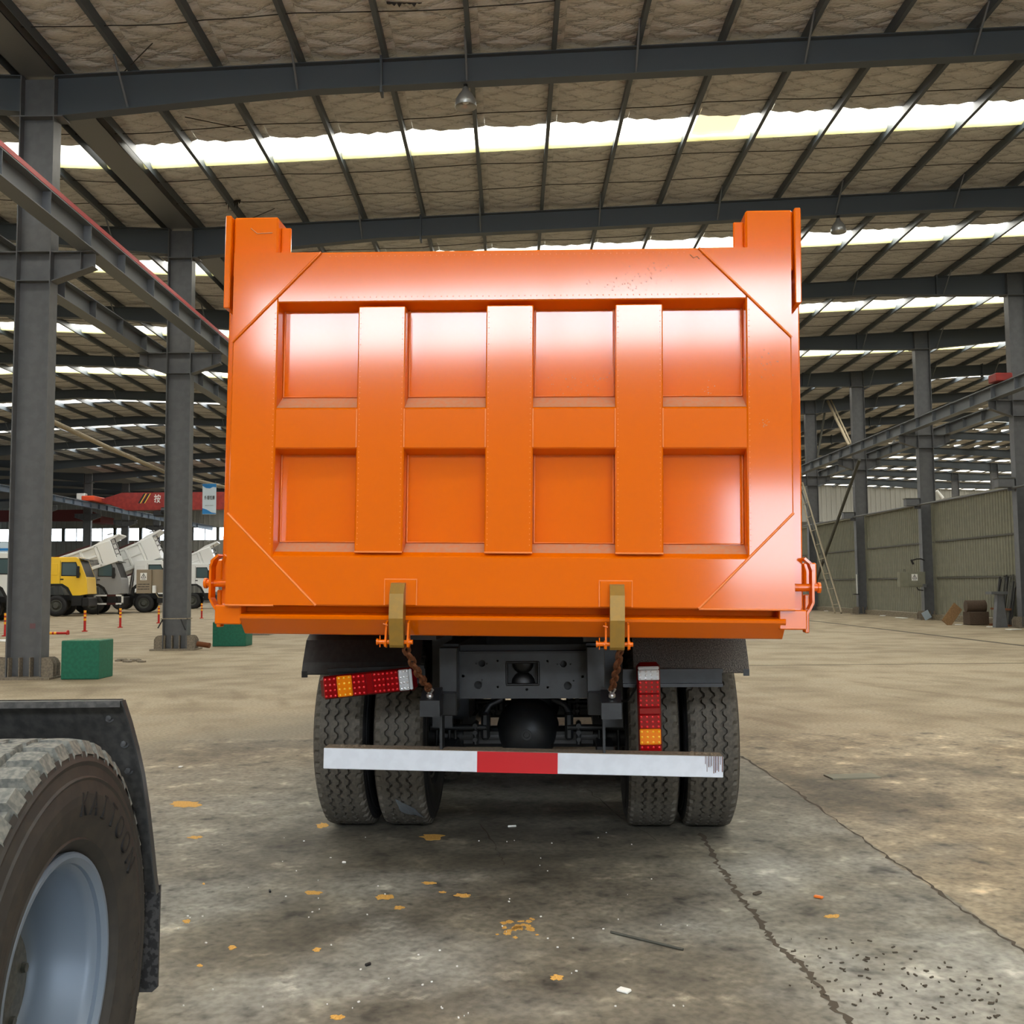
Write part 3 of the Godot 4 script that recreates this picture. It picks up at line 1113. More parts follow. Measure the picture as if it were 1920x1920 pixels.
func make_cranes() -> void:
	var z_a := 2.0
	var z_b := 102.0
	var s := runway(z_a, z_b)
	var plate := MB.new().bx(Vector3(-0.135, 0.015, -0.005), Vector3(0.135, 0.36, 0.005)).mesh()
	var rows := [[XL + 0.84, "grey crane runway beam with a red conductor rail, truck side of the valley columns"], [XL - 0.84, "grey crane runway beam on the parked trucks' side of the valley columns"], [XR - 0.84, "grey crane runway beam on the orange truck's side of the partition columns"], [XR + 0.84, "brownish crane runway beam on the far side of the partition columns"], [-29.86, "blue-grey crane runway beam carrying the red bridge crane"]]
	for i in rows.size():
		var t := thing("crane_runway_beam", rows[i][1], "crane beam", W(rows[i][0], 6.85 if i < 4 else 7.15, z_a), 0, "crane runway beams")
		var m = M.runway_blue if i == 4 else M.runway
		part(t, "web", s[0], m)
		part(t, "flange", s[1], m)
		part(t, "crane_rail", s[2], M.column)
		var n := 0
		var z := 3.1
		while z < z_b and n < 66:
			part(t, "stiffener", plate, m, Transform3D(Basis(), Vector3(0, 0, -(z - z_a))))
			z += 1.44
			n += 1
		if i == 0:
			part(t, "conductor_rail", MB.new().bx(Vector3(0.055, 0.40, 0), Vector3(0.125, 0.475, -(z_b - z_a))), M.red_bar, Transform3D(), "red conductor rail")
			for j in 12:
				part(t, "rail_support", MB.new().bx(Vector3(0.06, 0.378, -1.0 - 3.0 * j), Vector3(0.11, 0.40, -1.05 - 3.0 * j)), M.steel)


func corrugated(w: float, h: float, pitch := 0.19, deep := 0.028) -> MB:   # a ribbed sheet in the xy plane facing +z, foot at the origin
	var s := MB.new()
	var n := int(w / pitch)
	var p := w / n
	for i in n:
		var x := p * i
		var q := [Vector2(x, 0), Vector2(x + p * 0.55, 0), Vector2(x + p * 0.65, deep), Vector2(x + p * 0.9, deep), Vector2(x + p, 0)]
		for j in 4:
			s.quad(Vector3(q[j].x, 0, q[j].y), Vector3(q[j + 1].x, 0, q[j + 1].y), Vector3(q[j + 1].x, h, q[j + 1].y), Vector3(q[j].x, h, q[j].y))
	return s


func make_walls() -> void:
	# corrugated partition between the columns, in three lifts
	var t := thing("wall_right", "olive-grey corrugated sheet partition between the dark columns", "wall", Vector3.ZERO, 0, "", "structure")
	var lifts := [[0.22, 1.36], [1.54, 1.30], [2.86, 1.45]]
	var sh := []
	for l in lifts:
		sh.append(corrugated(6.55, l[1]).mesh())
	var turn := Basis(Vector3.UP, -PI / 2)
	for k in range(0, 9):
		var z := Z0 + BAY * k + 0.32
		for i in 3:
			part(t, "cladding_sheet", sh[i], M.cladding, Transform3D(turn, W(15.56, lifts[i][0], z)))
		part(t, "cap_strip", MB.new().bx(W(15.45, 4.28, z), W(15.62, 4.34, z + 6.55)), M.cladding)
		for y in [1.54, 2.86]:
			part(t, "girt", MB.new().bx(W(15.50, y - 0.035, z), W(15.60, y + 0.02, z + 6.55)), M.girt)
		part(t, "edge_strip", MB.new().bx(W(15.49, 0.2, z), W(15.58, 4.3, z + 0.05)), M.cladding)
		part(t, "edge_strip", MB.new().bx(W(15.49, 0.2, z + 6.5), W(15.58, 4.3, z + 6.55)), M.cladding)
		part(t, "kerb", MB.new().bx(W(15.42, 0, z - 0.3), W(15.75, 0.2, z + 6.9)), M.kerb)
	# end wall with its band of windows
	t = thing("wall_back", "grey corrugated end wall far beyond the parked trucks with a band of windows", "wall", Vector3.ZERO, 0, "", "structure")
	var ez := 103.2
	var lo := MB.new()
	lo.bx(W(-56, 0, ez + 0.1), W(54, 6.28, ez + 0.4))
	lo.bx(W(-56, 7.52, ez + 0.1), W(54, 12.5, ez + 0.4))
	lo.bx(W(5, 6.28, ez + 0.1), W(54, 7.52, ez + 0.4))
	part(t, "wall_sheet", lo, M.girt)
	var low := corrugated(5.5, 6.2, 0.5, 0.06).mesh()
	var top := corrugated(5.5, 4.9, 0.5, 0.06).mesh()
	for i in 20:
		var x := -56.0 + 5.5 * i
		part(t, "cladding_sheet", low, M.end_wall, Transform3D(Basis(), W(x, 0.05, ez + 0.08)))
		part(t, "cladding_sheet", top, M.end_wall, Transform3D(Basis(), W(x, 7.55, ez + 0.08)))
		if x > 5.0:
			part(t, "girt", MB.new().bx(W(x, 6.2, ez - 0.02), W(x + 5.5, 6.36, ez + 0.1)), M.end_wall)
	for i in 24:
		var x := -55.6 + 2.6 * i
		var w := single("window_%d" % (i + 1), MB.new().bx(W(x, 6.28, ez + 0.2), W(x + 2.3, 7.52, ez + 0.21)), M.glass, "bright window pane in the band high on the far end wall", "window", Vector3.ZERO, 0, "windows of the far end wall", "structure")
		part(w, "window_frame", MB.new().bx(W(x + 2.3, 6.26, ez + 0.05), W(x + 2.6, 7.54, ez + 0.3)).bx(W(x + 1.12, 6.26, ez + 0.1), W(x + 1.18, 7.54, ez + 0.25)), M.girt)
	# outer side walls
	var side := MB.new()
	side.bx(W(-56.3, -0.3, -13.5), W(-56, 12.5, 104))
	t = thing("wall_left", "plain sheet wall at the far side of the parked trucks' hall", "wall", Vector3.ZERO, 0, "", "structure")
	part(t, "wall_sheet", side, M.end_wall)
	side = MB.new()
	side.bx(W(54, -0.3, -13.5), W(54.3, 12.5, 104))
	t = thing("wall_far_side", "plain sheet wall at the far side of the hall beyond the partition", "wall", Vector3.ZERO, 0, "", "structure")
	part(t, "wall_sheet", side, M.end_wall)
	# the wall behind the camera: a band of lit windows and one open doorway, both mirrored in the orange paint
	t = thing("wall_front", "sheet wall behind the viewer with a high window band and an open doorway", "wall", Vector3.ZERO, 0, "", "structure")
	var rz := -12.6
	var fr := MB.new()
	fr.bx(W(-56, 7.75, rz - 0.3), W(54, 12.5, rz))
	fr.bx(W(-56, 3.4, rz - 0.3), W(54, 6.4, rz))
	fr.bx(W(-56, 0, rz - 0.3), W(2.5, 3.4, rz))
	fr.bx(W(5.9, 0, rz - 0.3), W(54, 3.4, rz))
	fr.bx(W(-56, 6.4, rz - 0.3), W(-7.6, 7.75, rz))
	fr.bx(W(5.7, 6.4, rz - 0.3), W(54, 7.75, rz))
	part(t, "wall_sheet", fr, M.end_wall)
	for i in 7:
		var x := -7.6 + 1.9 * i
		part(t, "window_pane", MB.new().bx(W(x + 0.04, 6.4, rz - 0.12), W(x + 1.86, 7.75, rz - 0.1)), M.window_lit)
		part(t, "mullion", MB.new().bx(W(x - 0.04, 6.4, rz - 0.15), W(x + 0.04, 7.75, rz)), M.girt)
	part(t, "door_frame", MB.new().bx(W(2.4, 0, rz - 0.32), W(2.5, 3.5, rz + 0.03)).bx(W(5.9, 0, rz - 0.32), W(6.0, 3.5, rz + 0.03)).bx(W(2.4, 3.4, rz - 0.32), W(6.0, 3.5, rz + 0.03)), M.girt)
	var yard := MB.new().bx(W(-30, -0.3, -60), W(40, -0.01, rz - 0.3))
	single("yard_ground", yard, mat(Color(0.72, 0.70, 0.66), 0.9), "pale concrete yard outside the open doorway", "ground", Vector3.ZERO, 0, "", "structure")


func L(x: float, y: float, d: float) -> Vector3:   # truck axes: to its right, up, forward from the tailgate
	return Vector3(x, y, -d)


# tread of a truck tyre, axis along x: zigzag grooves and notched shoulders
func tread(R: float, tw: float, pitches: int, lugs: bool) -> MB:
	var s := MB.new()
	var rows := pitches * 4
	var dp := 0.016
	var cols := []   # x, sunk, how far the zigzag moves it, shoulder notch
	var e := tw / 2.0
	if lugs:
		cols = [[-e - 0.016, 0.035, 0, 2], [-e, 0.004, 0, 2], [-e + 0.03, 0.0, 0, 2], [-e + 0.058, 0.0, 0.4, 2], [-e + 0.062, dp, 0.4, 0], [-e + 0.076, dp, 0.4, 0], [-e + 0.080, 0, 0.4, 0]]
		cols += [[-0.010, 0, 1, 0], [-0.006, dp, 1, 0], [0.006, dp, 1, 0], [0.010, 0, 1, 0]]
		cols += [[e - 0.080, 0, 0.4, 0], [e - 0.076, dp, 0.4, 0], [e - 0.062, dp, 0.4, 0], [e - 0.058, 0.0, 0.4, 2], [e - 0.03, 0.0, 0, 2], [e, 0.004, 0, 2], [e + 0.016, 0.035, 0, 2]]
	else:
		cols = [[-e - 0.012, 0.03, 0, 0], [-e, 0.006, 0, 1], [-e + 0.016, 0.001, 0, 1], [-e + 0.026, 0.0, 0, 0]]
		for g in [-0.055, 0.0, 0.055]:
			cols += [[g - 0.0082, 0, 1, 0], [g - 0.0062, dp + 0.006, 1, 0], [g + 0.0062, dp + 0.006, 1, 0], [g + 0.0082, 0, 1, 0]]
		cols += [[e - 0.026, 0.0, 0, 0], [e - 0.016, 0.001, 0, 1], [e, 0.006, 0, 1], [e + 0.012, 0.03, 0, 0]]
	var zig := [-0.009, -0.009, 0.009, 0.009]
	var P := []
	for i in rows:
		var a: float = TAU * (i / 4 + ([0.0, 0.60, 0.64, 0.96][i % 4] if lugs else 0.25 * (i % 4))) / pitches
		var row := []
		for c in cols:
			var sunk: float = c[1]
			if c[3] == 1 and i % 4 == 1:
				sunk += 0.014
			if c[3] == 2 and i % 4 >= 2:
				sunk += 0.020
			var r := R - sunk
			var aa: float = a + (0.3 * TAU / pitches * clampf(absf(c[0]) / e - 0.3, 0.0, 0.7) if lugs else 0.0)
			row.append(Vector3(c[0] + zig[i % 4] * c[2], r * sin(aa), r * cos(aa)))
		P.append(row)
	for i in rows:
		var k := (i + 1) % rows
		for j in cols.size() - 1:
			s.qo(P[i][j], P[i][j + 1], P[k][j + 1], P[k][j], Vector3((P[i][j].x + P[i][j + 1].x) / 2.0, 0, 0) if absf(cols[j][1] - cols[j + 1][1]) < 0.006 else Vector3(P[i][j].x + (0.5 if cols[j + 1][1] < cols[j][1] else -0.5), P[i][j].y * 0.9, P[i][j].z * 0.9))
	return s


func sidewalls(R: float, w: float, tw: float, ri: float) -> MB:
	var s := MB.new()
	var e := tw / 2.0
	var h := w / 2.0
	var pr := [Vector2(R - 0.03, e + 0.010), Vector2(R - 0.045, e + 0.016), Vector2(R - 0.052, e + 0.020), Vector2(R - 0.062, e + 0.017), Vector2(R - 0.085, h - 0.008), Vector2(R - 0.089, h - 0.003), Vector2(R - 0.095, h - 0.006), Vector2(R - 0.11, h - 0.003), Vector2(R - 0.125, h), Vector2(R - 0.145, h), Vector2(R - 0.16, h - 0.002), Vector2(R - 0.18, h - 0.006), Vector2(R - 0.20, h - 0.012), Vector2(R - 0.222, h - 0.02), Vector2(R - 0.226, h - 0.016), Vector2(R - 0.232, h - 0.022), Vector2(ri + 0.012, h - 0.035), Vector2(ri, h - 0.05), Vector2(ri - 0.01, h - 0.08)]
	for sd in [-1, 1]:
		var b := Basis(Vector3(0, 0, 1), -PI / 2) if sd > 0 else Basis(Vector3(0, 0, 1), PI / 2)
		s.lathe(pr, Transform3D(b, Vector3.ZERO), 72)
	return s


func link() -> MB:
	var p := []
	for i in 17:
		var a := TAU * i / 16.0
		p.append(Vector3(0.014 * cos(a), 0.014 * sin(a) + (0.014 if sin(a) > 0.0 else -0.014), 0))
	return MB.new().tube(p, 0.0078, 6)


func chain(parent: Node3D, a: Vector3, b: Vector3, sag: Vector3) -> void:
	var n := 9
	var lm := link().mesh()
	var holder := Node3D.new()
	holder.name = "chain"
	parent.add_child(holder, true)
	for i in n:
		var t := (i + 0.5) / n
		var p := a.lerp(b, t) + sag * sin(PI * t)
		var d := (b - a + sag * PI * cos(PI * t)).normalized()
		var x := d.cross(Vector3(0, 0, 1)).normalized()
		var q := Basis(x, d, x.cross(d)) * Basis(Vector3.UP, PI / 4 if i % 2 else -PI / 4)
		part(holder, "chain_link", lm, M.rust, Transform3D(q, p))


func tail_lamp(parent: Node3D, xf: Transform3D) -> void:
	var len_ := 0.47
	var h := 0.116
	var c := part(parent, "tail_lamp", MB.new().cb(Vector3(len_ / 2, 0, -0.022), Vector3(len_ + 0.02, h, 0.05), 0.018), M.lamp_case, xf)
	var segs := [[0.02, 0.055, "clear", M.lens_white, null, 0, 0], [0.055, 0.165, "white", M.lens_white, M.led_white, 3, 4], [0.165, 0.305, "red", M.lens_red, M.led_red, 3, 4], [0.305, 0.445, "red", M.lens_red, M.led_red, 3, 4], [0.445, 0.52, "plain", M.lens_red, null, 0, 0], [0.52, 0.67, "red", M.lens_red, M.led_red, 3, 4], [0.67, 0.835, "amber", M.lens_amber, M.led_amber, 3, 4], [0.835, 0.98, "red", M.lens_red, M.led_red, 3, 4]]
	for s in segs:
		var a: float = s[0] * len_
		var b: float = s[1] * len_
		var l := part(c, "lens", MB.new().cb(Vector3((a + b) / 2, 0, 0.004), Vector3(b - a - 0.001, h - 0.012, 0.012), 0.004), s[3], Transform3D(), "%s lamp lens" % s[2])
		if s[4] != null:
			var d := MB.new()
			for i in s[5]:
				for j in s[6]:
					var p := Vector3(lerpf(a, b, (i + 0.5) / s[5]), lerpf(-h * 0.36, h * 0.36, j / float(s[6] - 1)), 0.0095)
					d.lathe([Vector2(0.0062, 0.0), Vector2(0.0045, 0.0035), Vector2(0.0, 0.005)], Transform3D(Basis(Vector3.RIGHT, PI / 2), p), 6)
			var o := part(l.get_parent(), "led_cluster", d, s[4])
			o.set_meta("kind", "stuff")


func make_truck() -> void:
	var t := thing("dump_truck", "orange dump truck with ribbed tailgate seen from behind", "truck", W(-0.032, 0, 4.45), -deg_to_rad(3.3))
	var roll := Basis(Vector3(0, 0, 1), -0.0164)
	var gate_xf := Transform3D(roll, L(0, 1.296, 0))
	# ---- tailgate: x from -1.235 to 1.235, y from 0 to 1.58, z 0 is its outer face
	var g := part(t, "tailgate", MB.new().bx(Vector3(-1.22, 0.02, -0.125), Vector3(1.22, 1.56, -0.105)), M.orange, gate_xf)
	part(g, "side_rail", MB.new().cb(Vector3(-1.1325, 0.79, -0.055), Vector3(0.205, 1.58, 0.11), 0.006), M.orange)
	part(g, "side_rail", MB.new().cb(Vector3(1.1375, 0.79, -0.055), Vector3(0.195, 1.58, 0.11), 0.006), M.orange)
	var along := Transform3D(Basis(Vector3(0, 0, 1), Vector3(0, 1, 0), Vector3(-1, 0, 0)), Vector3.ZERO)   # polygon (z, y), pulled along -x
	part(g, "top_rail", MB.new().prism(PackedVector2Array([Vector2(-0.105, 1.335), Vector2(-0.006, 1.352), Vector2(-0.001, 1.357), Vector2(-0.001, 1.574), Vector2(-0.007, 1.58), Vector2(-0.11, 1.58)]), -1.04, 1.03, along), M.orange)
	part(g, "bottom_rail", MB.new().prism(PackedVector2Array([Vector2(-0.105, 0.279), Vector2(-0.006, 0.220), Vector2(-0.001, 0.214), Vector2(-0.001, 0.006), Vector2(-0.007, 0.0), Vector2(-0.11, 0.0)]), -1.04, 1.03, along), M.orange)
	var gaps := [[-1.03, -0.667], [-0.455, -0.095], [0.114, 0.473], [0.68, 1.04]]
	for r in [[-0.667, -0.455], [-0.095, 0.114], [0.473, 0.68]]:
		var rb := part(g, "rib", MB.new().cb(Vector3((r[0] + r[1]) / 2, 0.784, -0.055), Vector3(r[1] - r[0], 1.096, 0.105), 0.005), M.orange)
		rb.name = "rib"
		part(g, "weld_bead", bead([Vector3(r[0], 0.2365, 0.0), Vector3(r[1], 0.2365, 0.0)], 0.0045), M.weld)
		for k in 2:   # welds of the cross rails against the rib
			part(g, "weld_bead", bead([Vector3(r[k], 0.70, -0.004), Vector3(r[k], 0.87, -0.004)], 0.004), M.weld)
	for q in gaps:
		part(g, "cross_rail", MB.new().prism(PackedVector2Array([Vector2(-0.105, 0.676), Vector2(-0.012, 0.693), Vector2(-0.006, 0.699), Vector2(-0.006, 0.868), Vector2(-0.012, 0.876), Vector2(-0.105, 0.936)]), -q[1], -q[0], along), M.orange)
		# dust that lies on the sloping ledges
		for y in [[0.876, 0.936], [0.2205, 0.279]]:
			var d := MB.new()
			d.quad(Vector3(q[0], y[0] + 0.0012, -0.010), Vector3(q[1], y[0] + 0.0012, -0.010), Vector3(q[1], y[1] + 0.0012, -0.104), Vector3(q[0], y[1] + 0.0012, -0.104))
			part(g, "dust_film", d, M.dust_orange)
		for y in [[0.28, 0.676], [0.937, 1.335]]:
			part(g, "recess_plate", MB.new().bx(Vector3(q[0], y[0], -0.107), Vector3(q[1], y[1], -0.103)), M.orange)
			part(g, "weld_bead", bead([Vector3(q[0] + 0.004, y[1], -0.10), Vector3(q[0] + 0.004, y[0] + 0.004, -0.10), Vector3(q[1] - 0.004, y[0] + 0.004, -0.10), Vector3(q[1] - 0.004, y[1], -0.10)], 0.004), M.weld)
	# corner gussets with their weld seams
	var tri := [[Vector2(-1.235, 1.172), Vector2(-0.839, 1.578), Vector2(-1.235, 1.578)], [Vector2(1.235, 1.177), Vector2(1.235, 1.578), Vector2(0.837, 1.578)], [Vector2(-1.235, 0.405), Vector2(-1.235, 0.002), Vector2(-0.832, 0.002)], [Vector2(1.235, 0.414), Vector2(0.829, 0.002), Vector2(1.235, 0.002)]]
	for i in 4:
		part(g, "corner_gusset", MB.new().prism(PackedVector2Array(tri[i]), -0.004, 0.0055), M.orange)
		var a: Vector2 = [tri[0][0], tri[1][0], tri[2][0], tri[3][0]][i]
		var b: Vector2 = [tri[0][1], tri[1][2], tri[2][2], tri[3][1]][i]
		part(g, "weld_bead", bead([Vector3(a.x, a.y, 0.003), Vector3(b.x, b.y, 0.003)], 0.006), M.weld if i > 1 else M.orange)
	part(g, "weld_bead", bead([Vector3(-1.235, 0.0, 0.003), Vector3(-1.02, 0.0, 0.003)], 0.005), M.weld)
	part(g, "weld_bead", bead([Vector3(0.83, 0.0, 0.003), Vector3(1.235, 0.0, 0.003)], 0.005), M.weld)
	# spot welds along the rails
	var spots := MB.new()
	for r in [[-0.8, 1.56, 0.8, 1.56, 60], [-0.8, 1.373, 0.95, 1.373, 66]]:
		for i in r[4]:
			spots.lathe([Vector2(0.0028, 0), Vector2(0.0, 0.0012)], Transform3D(Basis(Vector3.RIGHT, PI / 2), Vector3(lerpf(r[0], r[2], i / float(r[4])), lerpf(r[1], r[3], i / float(r[4])), -0.001)), 5)
	for x in [-0.655, -0.467, -0.083, 0.102, 0.485, 0.668, 1.052, -1.042]:
		for i in 44:
			spots.lathe([Vector2(0.0026, 0), Vector2(0.0, 0.0012)], Transform3D(Basis(Vector3.RIGHT, PI / 2), Vector3(x, 0.27 + 0.024 * i, -0.0025 if absf(x) < 1.0 else 0.0)), 5)
	var sp := part(g, "spot_welds", spots, M.weld)
	sp.set_meta("kind", "stuff")
	# chipped weld spatter across the upper corner
	for sc in [[[0.80, 1.55], [0.815, 1.535], [0.83, 1.542], [0.84, 1.53]], [[0.90, 1.515], [0.92, 1.50], [0.94, 1.518], [0.97, 1.513], [1.0, 1.53], [1.03, 1.537], [1.05, 1.575]], [[-1.17, 1.70], [-1.14, 1.675], [-1.07, 1.678]]]:
		var l := []
		for q in sc:
			l.append(Vector3(q[0], q[1], 0.001 if q[1] < 1.6 else -0.018))
		part(g, "scratch", bead(l, 0.0022), M.dust_orange)
	# dried splashes of dust on the paint
	var dots := MB.new()
	for q in [[0.27, 0.99, 0.16, 0.06, 46], [0.40, 1.02, 0.05, 0.05, 14], [0.76, 0.94, 0.04, 0.015, 16], [0.88, 0.955, 0.05, 0.03, 20], [1.12, 0.80, 0.025, 0.02, 16], [1.10, 1.06, 0.07, 0.05, 24], [0.5, 1.42, 0.14, 0.04, 40], [0.63, 1.47, 0.1, 0.05, 26]]:
		for i in q[4]:
			var r := rng.randf_range(0.0008, 0.0032)
			var z: float = 0.0006 if q[1] > 1.36 or q[0] > 1.04 else -0.1028
			dots.lathe([Vector2(r, 0), Vector2(0.0, 0.0008)], Transform3D(Basis(Vector3.RIGHT, PI / 2), Vector3(q[0] + q[2] * rng.randfn(0.0, 0.5), q[1] + q[3] * rng.randfn(0.0, 0.5), z)), 5)
	part(g, "dust_spatter", dots, M.dust_orange).set_meta("kind", "stuff")
	# hooks at the foot of the tailgate
	for hk in [[-0.458, -0.466, 0.118], [0.475, 0.480, 0.116]]:
		var u: float = hk[1]
		part(g, "hook_plate", MB.new().cb(Vector3(hk[0], 0.061, 0.003), Vector3(0.138, 0.112, 0.010), 0.003), M.orange)
		part(g, "weld_bead", bead([Vector3(hk[0] - 0.07, 0.006, 0.004), Vector3(hk[0] - 0.07, 0.118, 0.004), Vector3(hk[0] + 0.07, 0.118, 0.004), Vector3(hk[0] + 0.07, 0.006, 0.004)], 0.004), M.weld)
		var prof := PackedVector2Array([Vector2(0, 0.105), Vector2(0.030, 0.100), Vector2(0.062, 0.056), Vector2(0.070, -0.05), Vector2(0.045, -0.165), Vector2(0.035, -0.176), Vector2(-0.01, -0.176), Vector2(0.0, -0.06), Vector2(0.0, 0.0)])
		part(g, "latch_hook", MB.new().prism(prof, -u - 0.031, -u + 0.031, along), M.olive, Transform3D(), "olive steel latch hook")
		for s in [-1, 1]:
			var cl := MB.new()
			cl.prism(PackedVector2Array([Vector2(0.0, -0.06), Vector2(0.028, -0.07), Vector2(0.048, -0.15), Vector2(0.04, -0.172), Vector2(0.015, -0.178), Vector2(-0.005, -0.155)]), -u - s * 0.048 - 0.004, -u - s * 0.048 + 0.004, along)
			cl.cyl(Vector3(u + s * 0.044, -0.155, 0.024), Vector3(u + s * 0.056, -0.155, 0.024), 0.019, 14)
			part(g, "clevis_plate", cl, M.orange)
		part(g, "clevis_pin", MB.new().cyl(Vector3(u - 0.085, -0.152, 0.024), Vector3(u + 0.068, -0.152, 0.024), 0.010, 12).cyl(Vector3(u - 0.09, -0.152, 0.024), Vector3(u - 0.082, -0.152, 0.024), 0.014, 12).cyl(Vector3(u - 0.075, -0.175, 0.024), Vector3(u - 0.075, -0.125, 0.026), 0.0025, 5), M.orange)
		part(g, "cotter_pin", MB.new().cyl(Vector3(u - 0.06, -0.074, 0.04), Vector3(u - 0.04, -0.08, 0.04), 0.003, 5), M.weld)
	# side latch pins at the tailgate's lower corners
	for s in [-1, 1]:
		part(g, "latch_pin", MB.new().cyl(Vector3(s * 1.20, 0.095, -0.10), Vector3(s * 1.362, 0.095, -0.10), 0.017, 16).cyl(Vector3(s * 1.355, 0.095, -0.10), Vector3(s * 1.366, 0.095, -0.10), 0.024, 16), M.orange)
	# ---- tipping body
	var b := part(t, "tipper_body", MB.new().bx(Vector3(-1.24, 0.0, -0.12), Vector3(1.24, 0.05, -5.5)), M.orange, gate_xf)
	for s in [-1, 1]:
		part(b, "side_wall", MB.new().bx(Vector3(s * 1.19, 0.05, -0.14), Vector3(s * 1.24, 1.56, -5.5)), M.orange)
		part(b, "rear_post", MB.new().cb(Vector3(s * 1.255, 0.735, -0.22), Vector3(0.085, 1.63, 0.19), 0.006), M.orange)
		for i in 6:
			part(b, "side_rib", MB.new().cb(Vector3(s * 1.265, 0.78, -0.95 - 0.85 * i), Vector3(0.06, 1.5, 0.16), 0.006), M.orange)
		part(b, "top_rail", MB.new().cb(Vector3(s * 1.255, 1.51, -2.8), Vector3(0.09, 0.14, 5.4), 0.006), M.orange)
		# hinge lugs that rise above the tailgate
		part(b, "hinge_lug", MB.new().cb(Vector3(s * 1.147, 1.615, -0.115), Vector3(0.205, 0.275, 0.19), 0.008), M.orange)
		part(b, "hinge_plate", MB.new().cb(Vector3(s * 1.266, 1.54, -0.12), Vector3(0.028, 0.425, 0.25), 0.004), M.orange)
		part(b, "hinge_plate", MB.new().cb(Vector3(s * 1.022, 1.60, -0.075), Vector3(0.046, 0.235, 0.014), 0.004), M.orange)
		part(b, "hinge_pin", MB.new().cyl(Vector3(s * 1.27, 1.67, -0.15), Vector3(s * 1.302, 1.67, -0.15), 0.026, 16), M.orange)
		# latch housing beside the post
		var lp := MB.new()
		var pl := [Vector2(1.292, 0.22), Vector2(1.315, 0.20), Vector2(1.325, 0.17), Vector2(1.325, 0.03), Vector2(1.31, 0.0), Vector2(1.285, -0.035)]
		for i in pl.size() - 1:
			var a2: Vector2 = pl[i]
			var b2: Vector2 = pl[i + 1]
			var dd := b2 - a2
			lp.box(Vector3(s * (a2.x + b2.x) / 2, (a2.y + b2.y) / 2, -0.08), Vector3(dd.length() + 0.006, 0.010, 0.06), Basis(Vector3(0, 0, 1), atan2(dd.y, s * dd.x)))
		part(b, "latch_loop", lp, M.orange)
		part(b, "latch_block", MB.new().cb(Vector3(s * 1.335, 0.155, -0.20), Vector3(0.06, 0.10, 0.09), 0.006), M.orange)
		part(b, "latch_arm", MB.new().cb(Vector3(s * 1.325, -0.02, -0.20), Vector3(0.02, 0.17, 0.05), 0.004), M.orange)
		part(b, "post_foot", MB.new().cb(Vector3(s * 1.232, -0.043, -0.085), Vector3(0.118, 0.085, 0.12), 0.005), M.orange)
	part(b, "front_wall", MB.new().bx(Vector3(-1.24, 0.05, -5.45), Vector3(1.24, 1.75, -5.5)), M.orange)
	part(b, "rear_sill", MB.new().prism(PackedVector2Array([Vector2(-0.115, -0.002), Vector2(-0.110, -0.030), Vector2(-0.020, -0.040), Vector2(-0.013, -0.046), Vector2(-0.015, -0.058), Vector2(-0.095, -0.126), Vector2(-0.11, -0.13), Vector2(-0.4, -0.13), Vector2(-0.4, -0.002)]), -1.20, 1.175, along), M.orange)
	for x in [-0.4, 0.4]:
		part(b, "floor_beam", MB.new().bx(Vector3(x - 0.06, -0.16, -0.3), Vector3(x + 0.06, 0.0, -5.4)), M.chassis)
	for i in 8:
		part(b, "floor_beam", MB.new().bx(Vector3(-1.2, -0.09, -0.75 - 0.62 * i), Vector3(1.2, 0.0, -0.85 - 0.62 * i)), M.chassis)
	# ---- chassis
	for s in [-1, 1]:
		part(t, "frame_rail", MB.new().bx(L(0.036 + s * 0.32, 0.82, 0.72), L(0.036 + s * 0.40, 1.10, 8.0)), M.chassis)
	for d in [2.4, 4.2, 6.0]:
		part(t, "added_back_plate", MB.new().bx(L(-0.3, 0.86, d), L(0.37, 1.06, d + 0.12)), M.chassis)
	var cs := CSGBox3D.new()
	cs.name = "rear_cross_member"
	cs.size = Vector3(0.66, 0.222, 0.012)
	cs.material = M.chassis
	for h in [[-0.205, 0.062, 0.017], [0.205, 0.058, 0.017], [-0.225, -0.045, 0.020], [0.225, -0.05, 0.020], [-0.125, 0.075, 0.006], [0.125, 0.073, 0.006], [-0.125, -0.055, 0.006], [0.125, -0.058, 0.006], [0.02, -0.068, 0.007], [-0.3, 0.0, 0.008], [0.3, -0.005, 0.007], [-0.18, 0.062, 0.004], [-0.235, 0.062, 0.004], [0.175, 0.058, 0.004], [0.24, 0.058, 0.004], [-0.205, -0.02, 0.004], [0.255, -0.025, 0.004]]:
		var cy := CSGCylinder3D.new()
		cy.name = "bolt_hole"
		cy.radius = h[2]
		cy.height = 0.05
		cy.sides = 20
		cy.operation = CSGShape3D.OPERATION_SUBTRACTION
		cy.rotation.x = PI / 2
		cy.position = Vector3(h[0], h[1], 0)
		cy.material = M.black
		cs.add_child(cy, true)
	var jaw := CSGBox3D.new()
	jaw.name = "tow_opening"
	jaw.size = Vector3(0.15, 0.10, 0.05)
	jaw.operation = CSGShape3D.OPERATION_SUBTRACTION
	jaw.material = M.black
	jaw.position = Vector3(0.0, 0.012, 0)
	cs.add_child(jaw)
	t.add_child(cs)
	cs.position = L(0.036, 0.938, 0.745)
	part(t, "added_back_plate", MB.new().bx(L(-0.30, 0.83, 0.80), L(0.37, 1.09, 0.83)).bx(L(-0.30, 1.045, 0.74), L(0.37, 1.06, 0.82)).bx(L(-0.30, 0.825, 0.74), L(0.37, 0.833, 0.82)), M.black)  # dark plate added behind the holes so no light shows through them
	var rim := MB.new()
